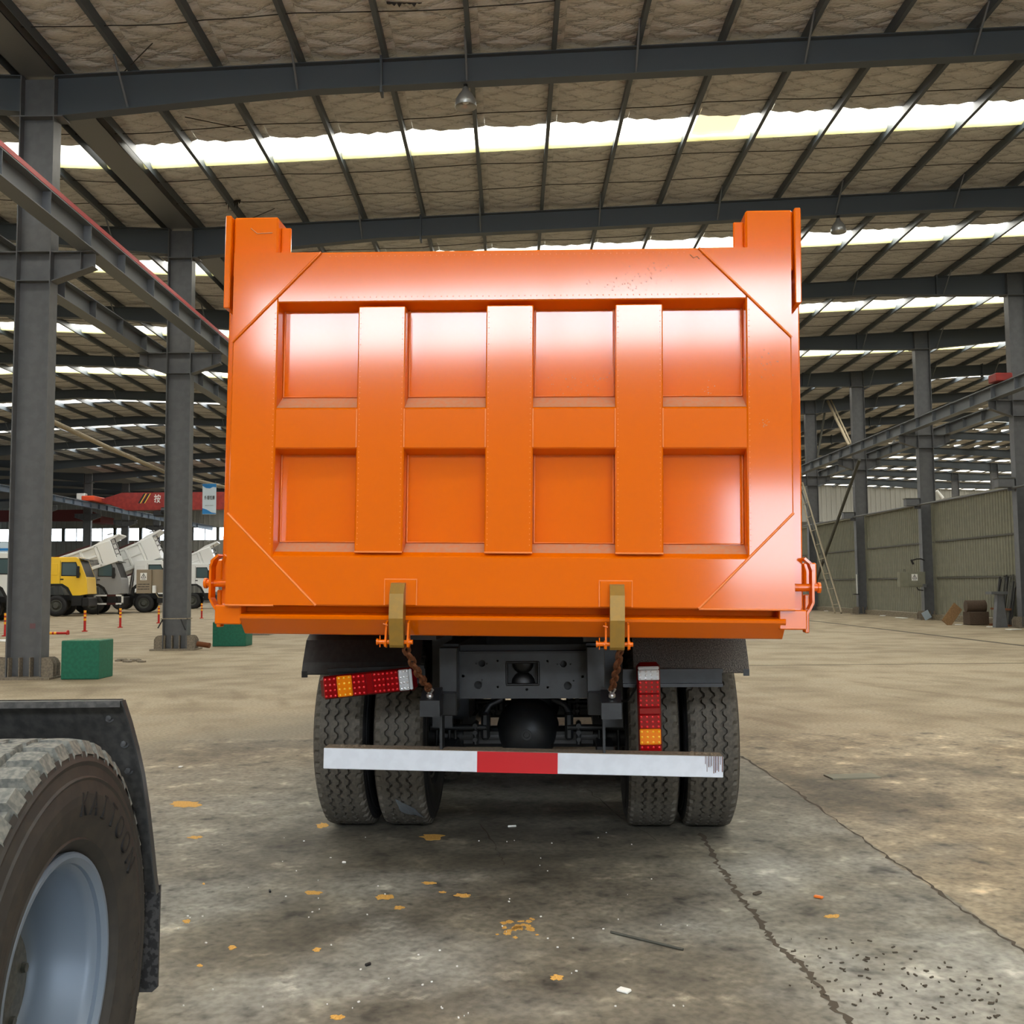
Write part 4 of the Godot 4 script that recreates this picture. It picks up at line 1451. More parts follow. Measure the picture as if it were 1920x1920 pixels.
	for q in [[0.0, 0.055, 0.17, 0.012], [0.0, -0.055, 0.17, 0.012], [-0.08, 0.0, 0.012, 0.11], [0.08, 0.0, 0.012, 0.11]]:
		rim.cb(Vector3(q[0], q[1], 0.008), Vector3(q[2], q[3], 0.012), 0.004)
	rim.lathe([Vector2(0.05, -0.02), Vector2(0.055, 0.0), Vector2(0.035, 0.02), Vector2(0.0, 0.026)], Transform3D(Basis(Vector3.RIGHT, PI / 2), Vector3(0, 0.05, -0.03)), 16, true)
	rim.lathe([Vector2(0.06, -0.02), Vector2(0.058, 0.0), Vector2(0.03, 0.02), Vector2(0.0, 0.022)], Transform3D(Basis(Vector3.RIGHT, PI / 2), Vector3(0, -0.055, -0.03)), 16, true)
	part(t, "tow_jaw", rim, M.black, Transform3D(Basis(), L(0.036, 0.95, 0.745)))
	for q in [[-0.321, -1], [0.399, 1]]:
		var s: int = q[1]
		var x: float = q[0]
		part(t, "rail_bracket", MB.new().cb(L(x, 0.98, 0.63), Vector3(0.088, 0.22, 0.10), 0.004).cb(L(x - s * 0.002, 0.83, 0.64), Vector3(0.08, 0.12, 0.13), 0.006, Basis(Vector3.RIGHT, 0.22)), M.chassis)
		part(t, "chain_block", MB.new().prism(PackedVector2Array([Vector2(0, 0), Vector2(0.12, 0), Vector2(0.12, 0.075), Vector2(0.0, 0.125)]), -0.047, 0.047, Transform3D(Basis(Vector3(0, 0, 1), Vector3(0, 1, 0), Vector3(-1, 0, 0)), L(x + s * 0.066, 0.765 if s > 0 else 0.778, 0.52))), M.chassis)
		part(t, "eye_bolt", MB.new().lathe([Vector2(0.017, 0), Vector2(0.017, 0.012), Vector2(0.01, 0.02), Vector2(0, 0.022)], Transform3D(Basis(Vector3.RIGHT, 0.45), L(x + s * 0.07, 0.865, 0.44)), 12, true).tube([L(x + s * 0.07, 0.875, 0.44), L(x + s * 0.085, 0.90, 0.43), L(x + s * 0.07, 0.918, 0.42), L(x + s * 0.055, 0.90, 0.43), L(x + s * 0.07, 0.878, 0.44)], 0.006, 6), M.steel)
		part(t, "bumper_hanger", MB.new().bx(L(x + s * 0.028, 0.56, 0.56), L(x + s * 0.040, 0.90, 0.66)), M.chassis)
	chain(t, L(-0.437, 1.13, -0.01), L(-0.391, 0.905, 0.42), Vector3(0, -0.015, 0))
	chain(t, L(0.492, 1.112, -0.01), L(0.469, 0.905, 0.42), Vector3(0, -0.01, 0))
	# rear bumper, a little crooked
	var bx := Transform3D(Basis(Vector3(0, 0, 1), -0.0207), L(0.033, 0.54, 0.55))
	var bp := part(t, "rear_bumper", MB.new().cb(Vector3(0, 0, -0.055), Vector3(1.926, 0.100, 0.104), 0.003), M.white, bx)
	part(bp, "red_band", MB.new().bx(Vector3(-0.212, -0.0495, -0.004), Vector3(0.176, 0.0495, 0.0)), M.red, Transform3D(), "red middle band")
	part(bp, "dust_layer", MB.new().bx(Vector3(-0.96, 0.0502, -0.105), Vector3(0.96, 0.0525, -0.004)), M.dust)
	var clods := MB.new()
	for i in 34:
		var r := 0.004 + 0.012 * rng.randf()
		var x := (-0.9 + 0.13 * rng.randf()) if i < 14 else 0.76 + 0.19 * rng.randf()
		clods.lathe([Vector2(r, 0), Vector2(r * 0.8, r * 0.5), Vector2(0, r * 0.8)], Transform3D(Basis(), Vector3(x, 0.052, -0.012 - 0.05 * rng.randf())), 6)
	part(bp, "mud_clods", clods, M.dust).set_meta("kind", "stuff")
	var drips := MB.new()
	for i in 11:
		var x := 0.875 + 0.008 * i + 0.003 * rng.randf()
		var l := 0.03 + 0.06 * rng.randf()
		drips.bx(Vector3(x, 0.05 - l, -0.003), Vector3(x + 0.0016 + 0.002 * rng.randf(), 0.05, 0.0004))
	part(bp, "mud_drips", drips, M.rust)
	# tail lamps: one bolted level, one hanging by its end
	tail_lamp(t, Transform3D(Basis(Vector3(-0.995, -0.1, 0), Vector3(0.1, -0.995, 0), Vector3(0, 0, 1)), L(-0.506, 0.929, 0.70)))
	tail_lamp(t, Transform3D(Basis(Vector3(0.012, -1, 0), Vector3(1, 0.012, 0), Vector3(0, 0, 1)), L(0.66, 0.995, 0.70)))
	var ch := MB.new()
	ch.bx(Vector3(-0.25, -0.045, -0.05), Vector3(0.25, -0.028, 0.0)).bx(Vector3(-0.25, 0.028, -0.05), Vector3(0.25, 0.045, 0.0)).bx(Vector3(-0.25, -0.028, -0.05), Vector3(0.25, 0.028, -0.035))
	part(t, "lamp_beam", ch, M.chassis, Transform3D(Basis(), L(0.79, 0.918, 0.80)))
	part(t, "lamp_beam", ch, M.chassis, Transform3D(Basis(Vector3(0, 0, 1), 0.03), L(-0.72, 0.935, 0.80)))
	part(t, "lamp_cable", MB.new().tube([L(0.64, 0.97, 0.76), L(0.60, 0.86, 0.8), L(0.565, 0.80, 0.85), L(0.5, 0.78, 1.0)], 0.006, 6), M.black)
	# mudguards over the duals
	for s in [-1, 1]:
		var o := 0.02
		var sh := MB.new()
		var pts := [Vector2(1.06, 0.925), Vector2(1.085, 0.985), Vector2(1.16, 1.10), Vector2(1.28, 1.155), Vector2(1.6, 1.165), Vector2(3.4, 1.165)]
		var up := []
		var lo := []
		for p in pts:
			up.append(p)
			lo.append(p + Vector2(0.003, -0.006))
		lo.reverse()
		sh.prism(PackedVector2Array(up + lo), s * 0.55 + (o if s < 0 else 0.06), s * 1.195 + o, Transform3D(Basis(Vector3(0, 0, -1), Vector3(0, 1, 0), Vector3(1, 0, 0)), Vector3.ZERO))
		part(t, "mudguard", sh, M.fender if s < 0 else M.fender_dusty_lit)
		part(t, "mudguard_tab", MB.new().bx(L(s * 1.195 + o, 0.905, 1.06), L(s * 1.165 + o, 0.94, 1.075)), M.fender)
	# axles, dual wheels
	var tr := tread(0.545, 0.245, 52, false).mesh()
	var sw := sidewalls(0.545, 0.30, 0.245, 0.285).mesh()
	var wr := MB.new()
	wr.lathe([Vector2(0.285, 0.12), Vector2(0.27, 0.115), Vector2(0.262, 0.09), Vector2(0.258, -0.09), Vector2(0.27, -0.115), Vector2(0.285, -0.12)], Transform3D(Basis(Vector3(0, 0, 1), -PI / 2), Vector3.ZERO), 32)
	wr.lathe([Vector2(0.258, 0.0), Vector2(0.19, 0.02), Vector2(0.14, 0.05), Vector2(0.0, 0.05)], Transform3D(Basis(Vector3(0, 0, 1), -PI / 2), Vector3.ZERO), 32)
	var wrm := wr.mesh()
	for d in [1.70, 3.05]:
		for x in [-1.003, -0.670, 0.718, 1.037]:
			var ty := part(t, "tire", tr, M.rubber, Transform3D(Basis(Vector3.RIGHT, x * 3.0), L(x, 0.545, d)))
			part(ty, "sidewall", sw, M.rubber_dark)
			part(t, "wheel_rim", wrm, M.rim_dark, Transform3D(Basis(), L(x, 0.545, d)))
		part(t, "axle_housing", MB.new().cyl(L(-0.62, 0.50, d), L(0.66, 0.50, d), 0.062, 16).cb(L(0.02, 0.50, d), Vector3(0.8, 0.11, 0.12), 0.02), M.chassis)
		var df := MB.new()
		df.lathe([Vector2(0.185, -0.08), Vector2(0.182, 0.0), Vector2(0.165, 0.06), Vector2(0.12, 0.115), Vector2(0.06, 0.14), Vector2(0.0, 0.145)], Transform3D(Basis(Vector3.RIGHT, PI / 2), L(0.016, 0.54, d - 0.02)), 32, true)
		df.lathe([Vector2(0.03, 0.12), Vector2(0.03, 0.152), Vector2(0.018, 0.152), Vector2(0.016, 0.146), Vector2(0, 0.146)], Transform3D(Basis(Vector3.RIGHT, PI / 2), L(0.016, 0.53, d - 0.02)), 16)
		part(t, "differential", df, M.chassis)
		part(t, "torque_rod", MB.new().cyl(L(-0.55, 0.565, d - 0.1), L(-0.22, 0.565, d - 0.1), 0.018, 10).cyl(L(0.25, 0.565, d - 0.1), L(0.6, 0.565, d - 0.1), 0.018, 10), M.chassis)
		for s in [-1, 1]:
			var br := MB.new()
			br.cb(L(0.016 + s * 0.245, 0.57, d - 0.05), Vector3(0.05, 0.16, 0.12), 0.015)
			br.cb(L(0.016 + s * 0.30, 0.53, d - 0.08), Vector3(0.03, 0.14, 0.08), 0.01)
			for y in [0.50, 0.54, 0.58]:
				br.cyl(L(0.016 + s * 0.30, y, d - 0.12), L(0.016 + s * 0.30, y, d - 0.15), 0.014, 8)
			br.tube([L(0.016 + s * 0.25, 0.64, d - 0.06), L(0.016 + s * 0.22, 0.69, d - 0.05), L(0.016 + s * 0.15, 0.72, d - 0.03)], 0.02, 8)
			part(t, "axle_bracket", br, M.chassis)
			for x in [0.42, 0.455, 0.53]:
				part(t, "spring_bolt", MB.new().cyl(L(0.016 + s * x, 0.42, d - 0.1), L(0.016 + s * x, 0.55, d - 0.1), 0.009, 8), M.chassis)
			part(t, "spring_pack", MB.new().bx(L(0.016 + s * 0.40, 0.42, d - 0.4), L(0.016 + s * 0.49, 0.50, d + 0.4)), M.chassis)
	for s in [-1, 1]:
		part(t, "spring_tower", MB.new().bx(L(0.036 + s * 0.41, 0.55, 2.1), L(0.036 + s * 0.60, 1.12, 2.5)), M.chassis)
		part(t, "spring_hanger", MB.new().bx(L(0.036 + s * 0.41, 0.62, 1.2), L(0.036 + s * 0.52, 1.12, 1.25)), M.chassis)
		part(t, "side_tank", MB.new().cb(L(0.036 + s * 0.8, 0.75, 4.6), Vector3(0.7, 0.6, 1.1), 0.05), M.chassis)
	for x in [-0.95, 1.0]:
		var ty := part(t, "tire", tr, M.rubber, Transform3D(Basis(), L(x, 0.545, 6.6)))
		part(ty, "sidewall", sw, M.rubber_dark)
		part(t, "wheel_rim", wrm, M.rim_dark, Transform3D(Basis(), L(x, 0.545, 6.6)))
	# the cab, hidden behind the body from here
	var cab := PackedVector2Array([Vector2(5.8, 1.0), Vector2(5.8, 2.75), Vector2(6.0, 2.9), Vector2(7.4, 2.9), Vector2(7.9, 1.9), Vector2(7.95, 0.7), Vector2(7.4, 0.7), Vector2(7.1, 1.15), Vector2(6.1, 1.15)])
	part(t, "cab", MB.new().prism(cab, -1.15, 1.2, Transform3D(Basis(Vector3(0, 0, -1), Vector3(0, 1, 0), Vector3(1, 0, 0)), Vector3.ZERO)), M.orange)
	# scrap of foil stuck to one inner tyre
	var fo := MB.new()
	var nf := noise(18.0, 4, 2)
	var rows := []
	for i in 6:
		var row := []
		for j in 6:
			var x := -0.70 + 0.10 * j / 5.0 + 0.03 * i / 5.0 * (j / 5.0)
			var a := 0.62 + 0.20 * i / 5.0
			var r := 0.552 + 0.008 * nf.get_noise_2d(i * 0.3, j * 0.3)
			row.append(L(x + 0.02 * i / 5.0, 0.545 - r * sin(a + 0.03 * j), 1.70 - r * cos(a + 0.03 * j)))
		rows.append(row)
	fo.sheet(rows)
	var foil := mat(Color(0.62, 0.66, 0.70), 0.22, 0.75)
	part(t, "foil_scrap", fo, foil)


func bead(p: Array, r: float) -> MB:
	return MB.new().tube(p, r, 6)


func on_x(px: float, py: float, x: float) -> Vector3:
	var d := ray(px, py)
	return Vector3(0, H, 0) + d * (x / d.x)


func make_near_wheel() -> void:
	var ax := W(-1.01, 0.512, 2.33)
	var t := thing("truck_axle", "silver-rimmed dual truck wheel with black mudguard and rubber flap", "truck wheel", Vector3(ax.x, 0, ax.z), 0.018)
	var R := 0.54
	var tr := tread(R, 0.255, 44, true).mesh()
	var sw := sidewalls(R, 0.315, 0.255, 0.285).mesh()
	var face := -0.1
	var cx := -0.125   # the tyre's middle, its rim flange lies at the axle point
	for k in 2:
		var c := Vector3(cx - 0.345 * k, 0.512, 0)
		var ty := part(t, "tire", tr, M.rubber_worn, Transform3D(Basis(), c))
		part(ty, "sidewall", sw, M.rubber_side)
		if k == 0:
			var let := MB.new()
			var txt := "KAITOON"
			for i in 7:
				var th := deg_to_rad(84.0 - 9.3 * i)
				var tm := TextMesh.new()
				tm.text = txt[i]
				var fnt := SystemFont.new()
				fnt.font_names = PackedStringArray(["Droid Sans"])
				tm.font = fnt
				tm.font_size = 64
				tm.pixel_size = 0.00115
				tm.depth = 0.006
				var f := Vector3(0, 0, -1)
				var u := Vector3.UP
				var rad := f * cos(th) + u * sin(th)
				var tan_ := f * sin(th) - u * cos(th)
				var lm := part(ty, "letter", tm, M.rubber_dark, Transform3D(Basis(tan_, rad, Vector3(1, 0, 0)), Vector3(0.1555, 0, 0) + rad * 0.392))
				lm.name = "letter"
			# moulded marks near the bead
			for i in 12:
				var th := deg_to_rad(-70.0 + 6.0 * i)
				var rad := Vector3(0, sin(th), -cos(th))
				part(ty, "mould_mark", MB.new().box(Vector3.ZERO, Vector3(0.002, 0.035, 0.003), Basis(Vector3(1, 0, 0), th - PI / 2 + 0.5)), M.rubber_dark, Transform3D(Basis(), Vector3(0.1565, 0, 0) + rad * 0.405))
		var rm := MB.new()
		var xf := Transform3D(Basis(Vector3(0, 0, 1), -PI / 2), Vector3.ZERO)
		rm.lathe([Vector2(0.262, 0.108), Vector2(0.254, 0.100), Vector2(0.248, 0.085), Vector2(0.246, 0.045), Vector2(0.238, 0.030), Vector2(0.234, -0.02), Vector2(0.225, -0.055), Vector2(0.200, -0.075), Vector2(0.14, -0.085), Vector2(0.0, -0.085)], xf, 64, true)
		rm.lathe([Vector2(0.268, 0.080), Vector2(0.284, 0.100), Vector2(0.287, 0.122), Vector2(0.283, 0.129), Vector2(0.274, 0.129), Vector2(0.262, 0.118), Vector2(0.262, 0.108)], xf, 72)
		rm.lathe([Vector2(0.225, -0.055), Vector2(0.25, -0.11), Vector2(0.284, -0.12), Vector2(0.284, -0.10)], xf, 48, true)
		part(t, "wheel_rim", rm, M.rim_grey, Transform3D(Basis(), c))
	# hub with its planetary cover
	var hb := MB.new()
	var hx := Transform3D(Basis(Vector3(0, 0, 1), -PI / 2), Vector3(cx, 0.512, 0))
	hb.lathe([Vector2(0.17, -0.09), Vector2(0.17, -0.06), Vector2(0.145, -0.05), Vector2(0.135, -0.01), Vector2(0.122, 0.0), Vector2(0.05, 0.004), Vector2(0.048, 0.012), Vector2(0.0, 0.012)], hx, 40)
	var hub := part(t, "hub", hb, M.hub)
	for i in 10:
		var a := TAU * i / 10.0 + 0.2
		part(hub, "wheel_nut", MB.new().cyl(Vector3(cx - 0.085, 0.512 + 0.155 * sin(a), 0.155 * cos(a)), Vector3(cx - 0.03, 0.512 + 0.155 * sin(a), 0.155 * cos(a)), 0.014, 6), M.hub)
	for i in 5:
		var a := TAU * i / 5.0 + 0.5
		part(hub, "cover_bolt", MB.new().cyl(Vector3(cx - 0.005, 0.512 + 0.095 * sin(a), 0.095 * cos(a)), Vector3(cx + 0.012, 0.512 + 0.095 * sin(a), 0.095 * cos(a)), 0.011, 6), M.hub)
	part(t, "valve_stem", MB.new().tube([Vector3(cx + 0.0, 0.512 + 0.20, 0.09), Vector3(cx + 0.03, 0.512 + 0.215, 0.10), Vector3(cx + 0.045, 0.512 + 0.225, 0.10)], 0.005, 6), M.rust)
	part(t, "axle_tube", MB.new().cyl(Vector3(cx - 0.2, 0.512, 0), Vector3(-1.6, 0.512, 0), 0.08, 16), M.chassis)
	# front mudguard piece, seen from its hollow side
	var inv := t.transform.affine_inverse()
	var X := -1.0
	var prof := []
	for q in [[230, 1312], [243, 1352], [256, 1400], [267, 1450], [276, 1510], [284, 1580], [290, 1640], [294, 1672]]:
		prof.append(inv * on_x(q[0], q[1], X))
	var sheet := MB.new()
	var rows := []
	for p in prof:
		rows.append([Vector3(p.x, p.y, p.z), Vector3(p.x - 0.35, p.y, p.z), Vector3(p.x - 0.66, p.y, p.z)])
	for i in rows.size():
		rows[i].reverse()
	rows.reverse()
	sheet.sheet(rows)
	var back := []
	for r in rows:
		var n := []
		for p in r:
			n.append(p + Vector3(0, 0.002, -0.004))
		n.reverse()
		back.append(n)
	sheet.sheet(back)
	var fd := part(t, "mudguard", sheet, M.fender_near)
	var lipm := MB.new()
	for i in prof.size() - 1:
		var a: Vector3 = prof[i]
		var b: Vector3 = prof[i + 1]
		var d := (b - a).normalized()
		var nrm := Vector3(1, 0, 0).cross(d).normalized()
		lipm.qo(a, b, b + Vector3(0.004, 0.0, 0.028), a + Vector3(0.004, 0.0, 0.028), (a + b) / 2 - Vector3(1, 0, 0))
		lipm.qo(a + Vector3(0.006, 0, -0.004), b + Vector3(0.006, 0, -0.004), b + Vector3(0.008, 0.0, 0.028), a + Vector3(0.008, 0.0, 0.028), (a + b) / 2 + Vector3(-1, 0, 0))
		lipm.qo(a + Vector3(0.004, 0.0, 0.028), b + Vector3(0.004, 0.0, 0.028), b + Vector3(0.008, 0.0, 0.028), a + Vector3(0.008, 0.0, 0.028), (a + b) / 2 - Vector3(0, 0, 1))
	part(fd, "edge_lip", lipm, M.fender_lip)
	var p0: Vector3 = prof[0]
	part(fd, "top_fold", MB.new().box(p0 + Vector3(-0.33, -0.008, 0.012), Vector3(0.665, 0.016, 0.028)), M.fender_near)
	for q in [[0.035, 1, -0.05], [0.03, 2, -0.03], [0.03, 3, -0.035], [0.03, 1, -0.37]]:
		var p: Vector3 = prof[q[1]]
		part(fd, "bolt", MB.new().lathe([Vector2(0.013, 0), Vector2(0.013, 0.003), Vector2(0.008, 0.003), Vector2(0.007, 0.012), Vector2(0, 0.013)], Transform3D(Basis(Vector3.RIGHT, PI / 2), Vector3(p.x + q[2], p.y + 0.01, p.z + 0.002)), 8), M.fender_lip)
	var pb: Vector3 = prof[7]
	var strip := part(fd, "clamp_strip", MB.new().cb(Vector3(pb.x - 0.06, pb.y + 0.09, pb.z + 0.012), Vector3(0.035, 0.12, 0.006), 0.002), M.fender_near)
	for i in 4:
		part(fd, "bolt", MB.new().lathe([Vector2(0.010, 0), Vector2(0.007, 0.008), Vector2(0, 0.009)], Transform3D(Basis(Vector3.RIGHT, PI / 2), Vector3(pb.x - 0.06, pb.y + 0.05 + 0.028 * i, pb.z + 0.015)), 8), M.fender_lip)
	# rubber flap
	var fl := MB.new()
	var fp := PackedVector2Array([Vector2(0.006, 0.015), Vector2(-0.66, 0.015), Vector2(-0.66, -0.275), Vector2(-0.012, -0.275), Vector2(0.003, -0.262)])
	fl.prism(fp, -0.005, 0.005, Transform3D(Basis(), pb + Vector3(0, 0, -0.014)))
	part(t, "mud_flap", fl, M.flap)


# a cab-over lorry seen from its side, nose towards +x; local z is its near side towards the viewer
func lorry(called: String, label: String, pos: Vector3, paint: Material, turn := 0.0) -> Node3D:
	var t := thing(called, label, "truck", pos, turn)
	var side := Transform3D(Basis(), Vector3.ZERO)
	var cab := PackedVector2Array([Vector2(-0.55, 1.62), Vector2(-0.55, 2.92), Vector2(-0.45, 3.05), Vector2(0.95, 3.05), Vector2(1.10, 2.98), Vector2(1.48, 1.95), Vector2(1.55, 1.15), Vector2(1.15, 1.08), Vector2(0.78, 1.08), Vector2(0.55, 1.50), Vector2(0.25, 1.68), Vector2(-0.25, 1.68)])
	var c := part(t, "cab", MB.new().prism(cab, -2.42, 0.0), paint)
	part(c, "roof_cap", MB.new().cb(Vector3(0.25, 3.06, -1.21), Vector3(1.4, 0.06, 2.2), 0.03), paint)
	part(c, "side_window", MB.new().prism(PackedVector2Array([Vector2(0.28, 2.15), Vector2(0.28, 2.78), Vector2(0.92, 2.78), Vector2(1.12, 2.2), Vector2(1.1, 2.13)]), -0.01, 0.012), M.pane_dark)
	part(c, "window_frame", MB.new().prism(PackedVector2Array([Vector2(0.23, 2.1), Vector2(0.23, 2.83), Vector2(0.95, 2.83), Vector2(1.18, 2.2), Vector2(1.15, 2.08)]), -0.01, 0.006), M.black)
	part(c, "rear_panel", MB.new().cb(Vector3(-0.18, 2.45, 0.002), Vector3(0.5, 0.62, 0.03), 0.02), paint)
	part(c, "door_seam", MB.new().bx(Vector3(0.18, 1.62, 0.001), Vector3(0.195, 2.9, 0.004)), M.black)
	part(c, "door_handle", MB.new().cb(Vector3(0.27, 1.93, 0.01), Vector3(0.17, 0.06, 0.03), 0.01), M.black)
	part(c, "windscreen", MB.new().box(Vector3(1.285, 2.48, -1.21), Vector3(0.02, 0.92, 2.1), Basis(Vector3(0, 0, 1), 0.355)), M.black)
	part(c, "sun_visor", MB.new().box(Vector3(1.2, 2.98, -1.21), Vector3(0.3, 0.03, 2.3), Basis(Vector3(0, 0, 1), -0.35)), M.black)
	part(c, "mirror", MB.new().cb(Vector3(1.10, 2.30, 0.22), Vector3(0.14, 0.62, 0.2), 0.03).cyl(Vector3(1.0, 2.6, 0.0), Vector3(1.1, 2.6, 0.22), 0.02, 6), M.black)
	part(t, "wheel_arch", MB.new().prism(PackedVector2Array([Vector2(-0.7, 1.0), Vector2(-0.68, 1.45), Vector2(-0.4, 1.70), Vector2(0.3, 1.70), Vector2(0.6, 1.50), Vector2(0.85, 1.0), Vector2(0.72, 1.0), Vector2(0.5, 1.4), Vector2(0.25, 1.58), Vector2(-0.35, 1.58), Vector2(-0.58, 1.38), Vector2(-0.6, 1.0)]), -0.5, 0.01), M.black)
	part(t, "step", MB.new().bx(Vector3(0.75, 0.55, -0.4), Vector3(1.25, 1.08, -0.03)).bx(Vector3(0.72, 0.72, -0.4), Vector3(1.3, 0.75, 0.0)), M.black)
	part(t, "front_bumper", MB.new().cb(Vector3(1.42, 0.72, -1.21), Vector3(0.35, 0.5, 2.4), 0.05), M.black)
	part(t, "frame_rail", MB.new().bx(Vector3(-6.0, 0.82, -0.85), Vector3(1.2, 1.08, -0.78)).bx(Vector3(-6.0, 0.82, -1.65), Vector3(1.2, 1.08, -1.58)), M.black)
	var tire := MB.new()
	var ax := Transform3D(Basis(Vector3.RIGHT, PI / 2), Vector3.ZERO)
	tire.lathe([Vector2(0.30, 0.0), Vector2(0.36, 0.02), Vector2(0.50, 0.02), Vector2(0.545, -0.02), Vector2(0.55, -0.15), Vector2(0.545, -0.28), Vector2(0.30, -0.30)], ax, 32, true)
	var rim := MB.new()
	rim.lathe([Vector2(0.31, 0.005), Vector2(0.29, 0.012), Vector2(0.26, -0.03), Vector2(0.20, -0.05), Vector2(0.15, 0.0), Vector2(0.12, 0.06), Vector2(0.0, 0.06)], ax, 24)
	var tm := tire.mesh()
	var rm := rim.mesh()
	for x in [0.0, -3.3, -4.65]:
		for z in [-0.02, -2.1]:
			part(t, "tire", tm, M.rubber_dark, Transform3D(Basis(), Vector3(x, 0.55, z)))
			part(t, "wheel_rim", rm, M.rim_dark if x < 0 else M.hub, Transform3D(Basis(), Vector3(x, 0.55, z)))
	return t


# a ribbed white tipping box raised at its nose; the pivot lies at the tail
func raised_body(t: Node3D, pivot: Vector3, len_: float, hgt: float, angle: float, paint: Material) -> void:
	var b := part(t, "tipper_body", MB.new().bx(Vector3(0, 0, -2.4), Vector3(len_, 0.08, 0)), paint, Transform3D(Basis(Vector3(0, 0, 1), angle), pivot))
	part(b, "side_wall", MB.new().bx(Vector3(0, 0.08, -0.06), Vector3(len_, hgt, 0.0)).bx(Vector3(0, 0.08, -2.4), Vector3(len_, hgt, -2.34)), paint)
	part(b, "front_wall", MB.new().bx(Vector3(len_ - 0.08, 0.08, -2.34), Vector3(len_, hgt, -0.06)), paint)
	part(b, "top_rail", MB.new().cb(Vector3(len_ / 2, hgt - 0.07, 0.03), Vector3(len_, 0.14, 0.10), 0.02), paint)
	part(b, "bottom_rail", MB.new().cb(Vector3(len_ / 2, 0.09, 0.03), Vector3(len_, 0.18, 0.10), 0.02), paint)
	part(b, "middle_rail", MB.new().cb(Vector3(len_ / 2, hgt * 0.52, 0.02), Vector3(len_, 0.12, 0.08), 0.02), paint)
	var n := int(len_ / 0.75)
	for i in n + 1:
		part(b, "side_rib", MB.new().cb(Vector3(len_ * i / n, hgt / 2, 0.03), Vector3(0.16, hgt, 0.10), 0.03), paint)
	part(b, "corner_plate", MB.new().cb(Vector3(len_ - 0.35, hgt / 2, 0.035), Vector3(0.7, hgt, 0.10), 0.02), paint)
	part(b, "cab_guard", MB.new().prism(PackedVector2Array([Vector2(len_ - 0.9, hgt), Vector2(len_, hgt), Vector2(len_ + 0.62, hgt + 0.12), Vector2(len_ + 0.62, hgt + 0.20), Vector2(len_ - 0.2, hgt + 0.18)]), -2.4, 0.0), paint)
	part(b, "ladder", MB.new().bx(Vector3(len_ + 0.02, 0.3, -0.35), Vector3(len_ + 0.06, hgt + 0.1, -0.30)).bx(Vector3(len_ + 0.25, 0.3, -0.35), Vector3(len_ + 0.29, hgt + 0.1, -0.30)), M.black)
	for i in 5:
		part(b, "ladder_rung", MB.new().bx(Vector3(len_, 0.4 + 0.3 * i, -0.34), Vector3(len_ + 0.28, 0.46 + 0.3 * i, -0.05)), M.truck_grey)
	part(b, "tarp_roll", MB.new().box(Vector3(len_ * 0.42, hgt + 0.05, -0.1), Vector3(len_ * 0.8, 0.12, 0.3)), M.maroon)


func hoist(t: Node3D, a: Vector3, b: Vector3) -> void:
	part(t, "hoist_cylinder", MB.new().cyl(a, a.lerp(b, 0.55), 0.11, 12).cyl(a.lerp(b, 0.5), b, 0.08, 12), M.steel)


func make_parked_trucks() -> void:
	# the near side of each stands where its wheels touch the floor in the picture
	lorry("parked_truck", "bright yellow truck cab parked in front of the white dump trucks", on_floor(104, 1156), M.truck_yellow, 0.2)
	var p := W(-23.5, 0, 57.5)
	var g := lorry("parked_truck", "pale grey dump truck with raised white body behind the yellow cab", p, M.truck_grey, 0.2)
	raised_body(g, Vector3(-4.2, 1.0, 0.0), 5.75, 1.28, 0.34, M.truck_white)
	hoist(g, Vector3(-1.0, 1.0, -1.2), Vector3(0.8, 3.2, -1.2))
	var sg := MB.new()
	sg.bx(Vector3(0, 0, 0), Vector3(1.62, 0.09, 0.05)).bx(Vector3(0, 0.46, 0), Vector3(1.62, 0.55, 0.05)).bx(Vector3(0, 0, 0), Vector3(0.09, 0.55, 0.05)).bx(Vector3(1.53, 0, 0), Vector3(1.62, 0.55, 0.05))
	var o := thing("guard_frame", "white and red hollow guard frame standing beside the yellow truck", "guard frame", Vector3.ZERO)
	var ga := at(176, 1134, 56.6)
	part(o, "bar", sg, M.truck_white, Transform3D(Basis(), ga))
	part(o, "red_band", MB.new().bx(Vector3(0.72, -0.01, 0.052), Vector3(1.22, 0.10, 0.056)).bx(Vector3(0.72, 0.45, 0.052), Vector3(1.22, 0.56, 0.056)), M.maroon, Transform3D(Basis(), ga))
	part(o, "stand", MB.new().bx(Vector3(0.2, -ga.y, 0.0), Vector3(0.28, 0.02, 0.05)).bx(Vector3(1.35, -ga.y, 0.0), Vector3(1.43, 0.02, 0.05)), M.black, Transform3D(Basis(), ga))
	p = on_floor(269, 1148.6)
	g = lorry("parked_truck", "white dump truck with raised shiny body behind the brown cabinet", p, M.truck_white, 0.2)
	raised_body(g, Vector3(-4.3, 1.0, -0.2), 5.64, 1.35, 0.41, M.truck_white)
	hoist(g, Vector3(-1.0, 1.0, -1.2), Vector3(-0.6, 3.4, -1.2))
	p = on_floor(360, 1141.8)
	g = lorry("parked_truck", "white dump truck with raised body between a column and the orange truck", p, M.truck_white, 0.2)
	raised_body(g, Vector3(-4.1, 1.0, -0.2), 5.96, 1.2, 0.36, M.truck_white)
	hoist(g, Vector3(-1.0, 1.0, -1.2), Vector3(-0.4, 3.1, -1.2))
	p = W(-23.5, 0, 46.0)
	lorry("parked_truck", "white truck cab parked under the blue poster", p, M.truck_white, 0.2)


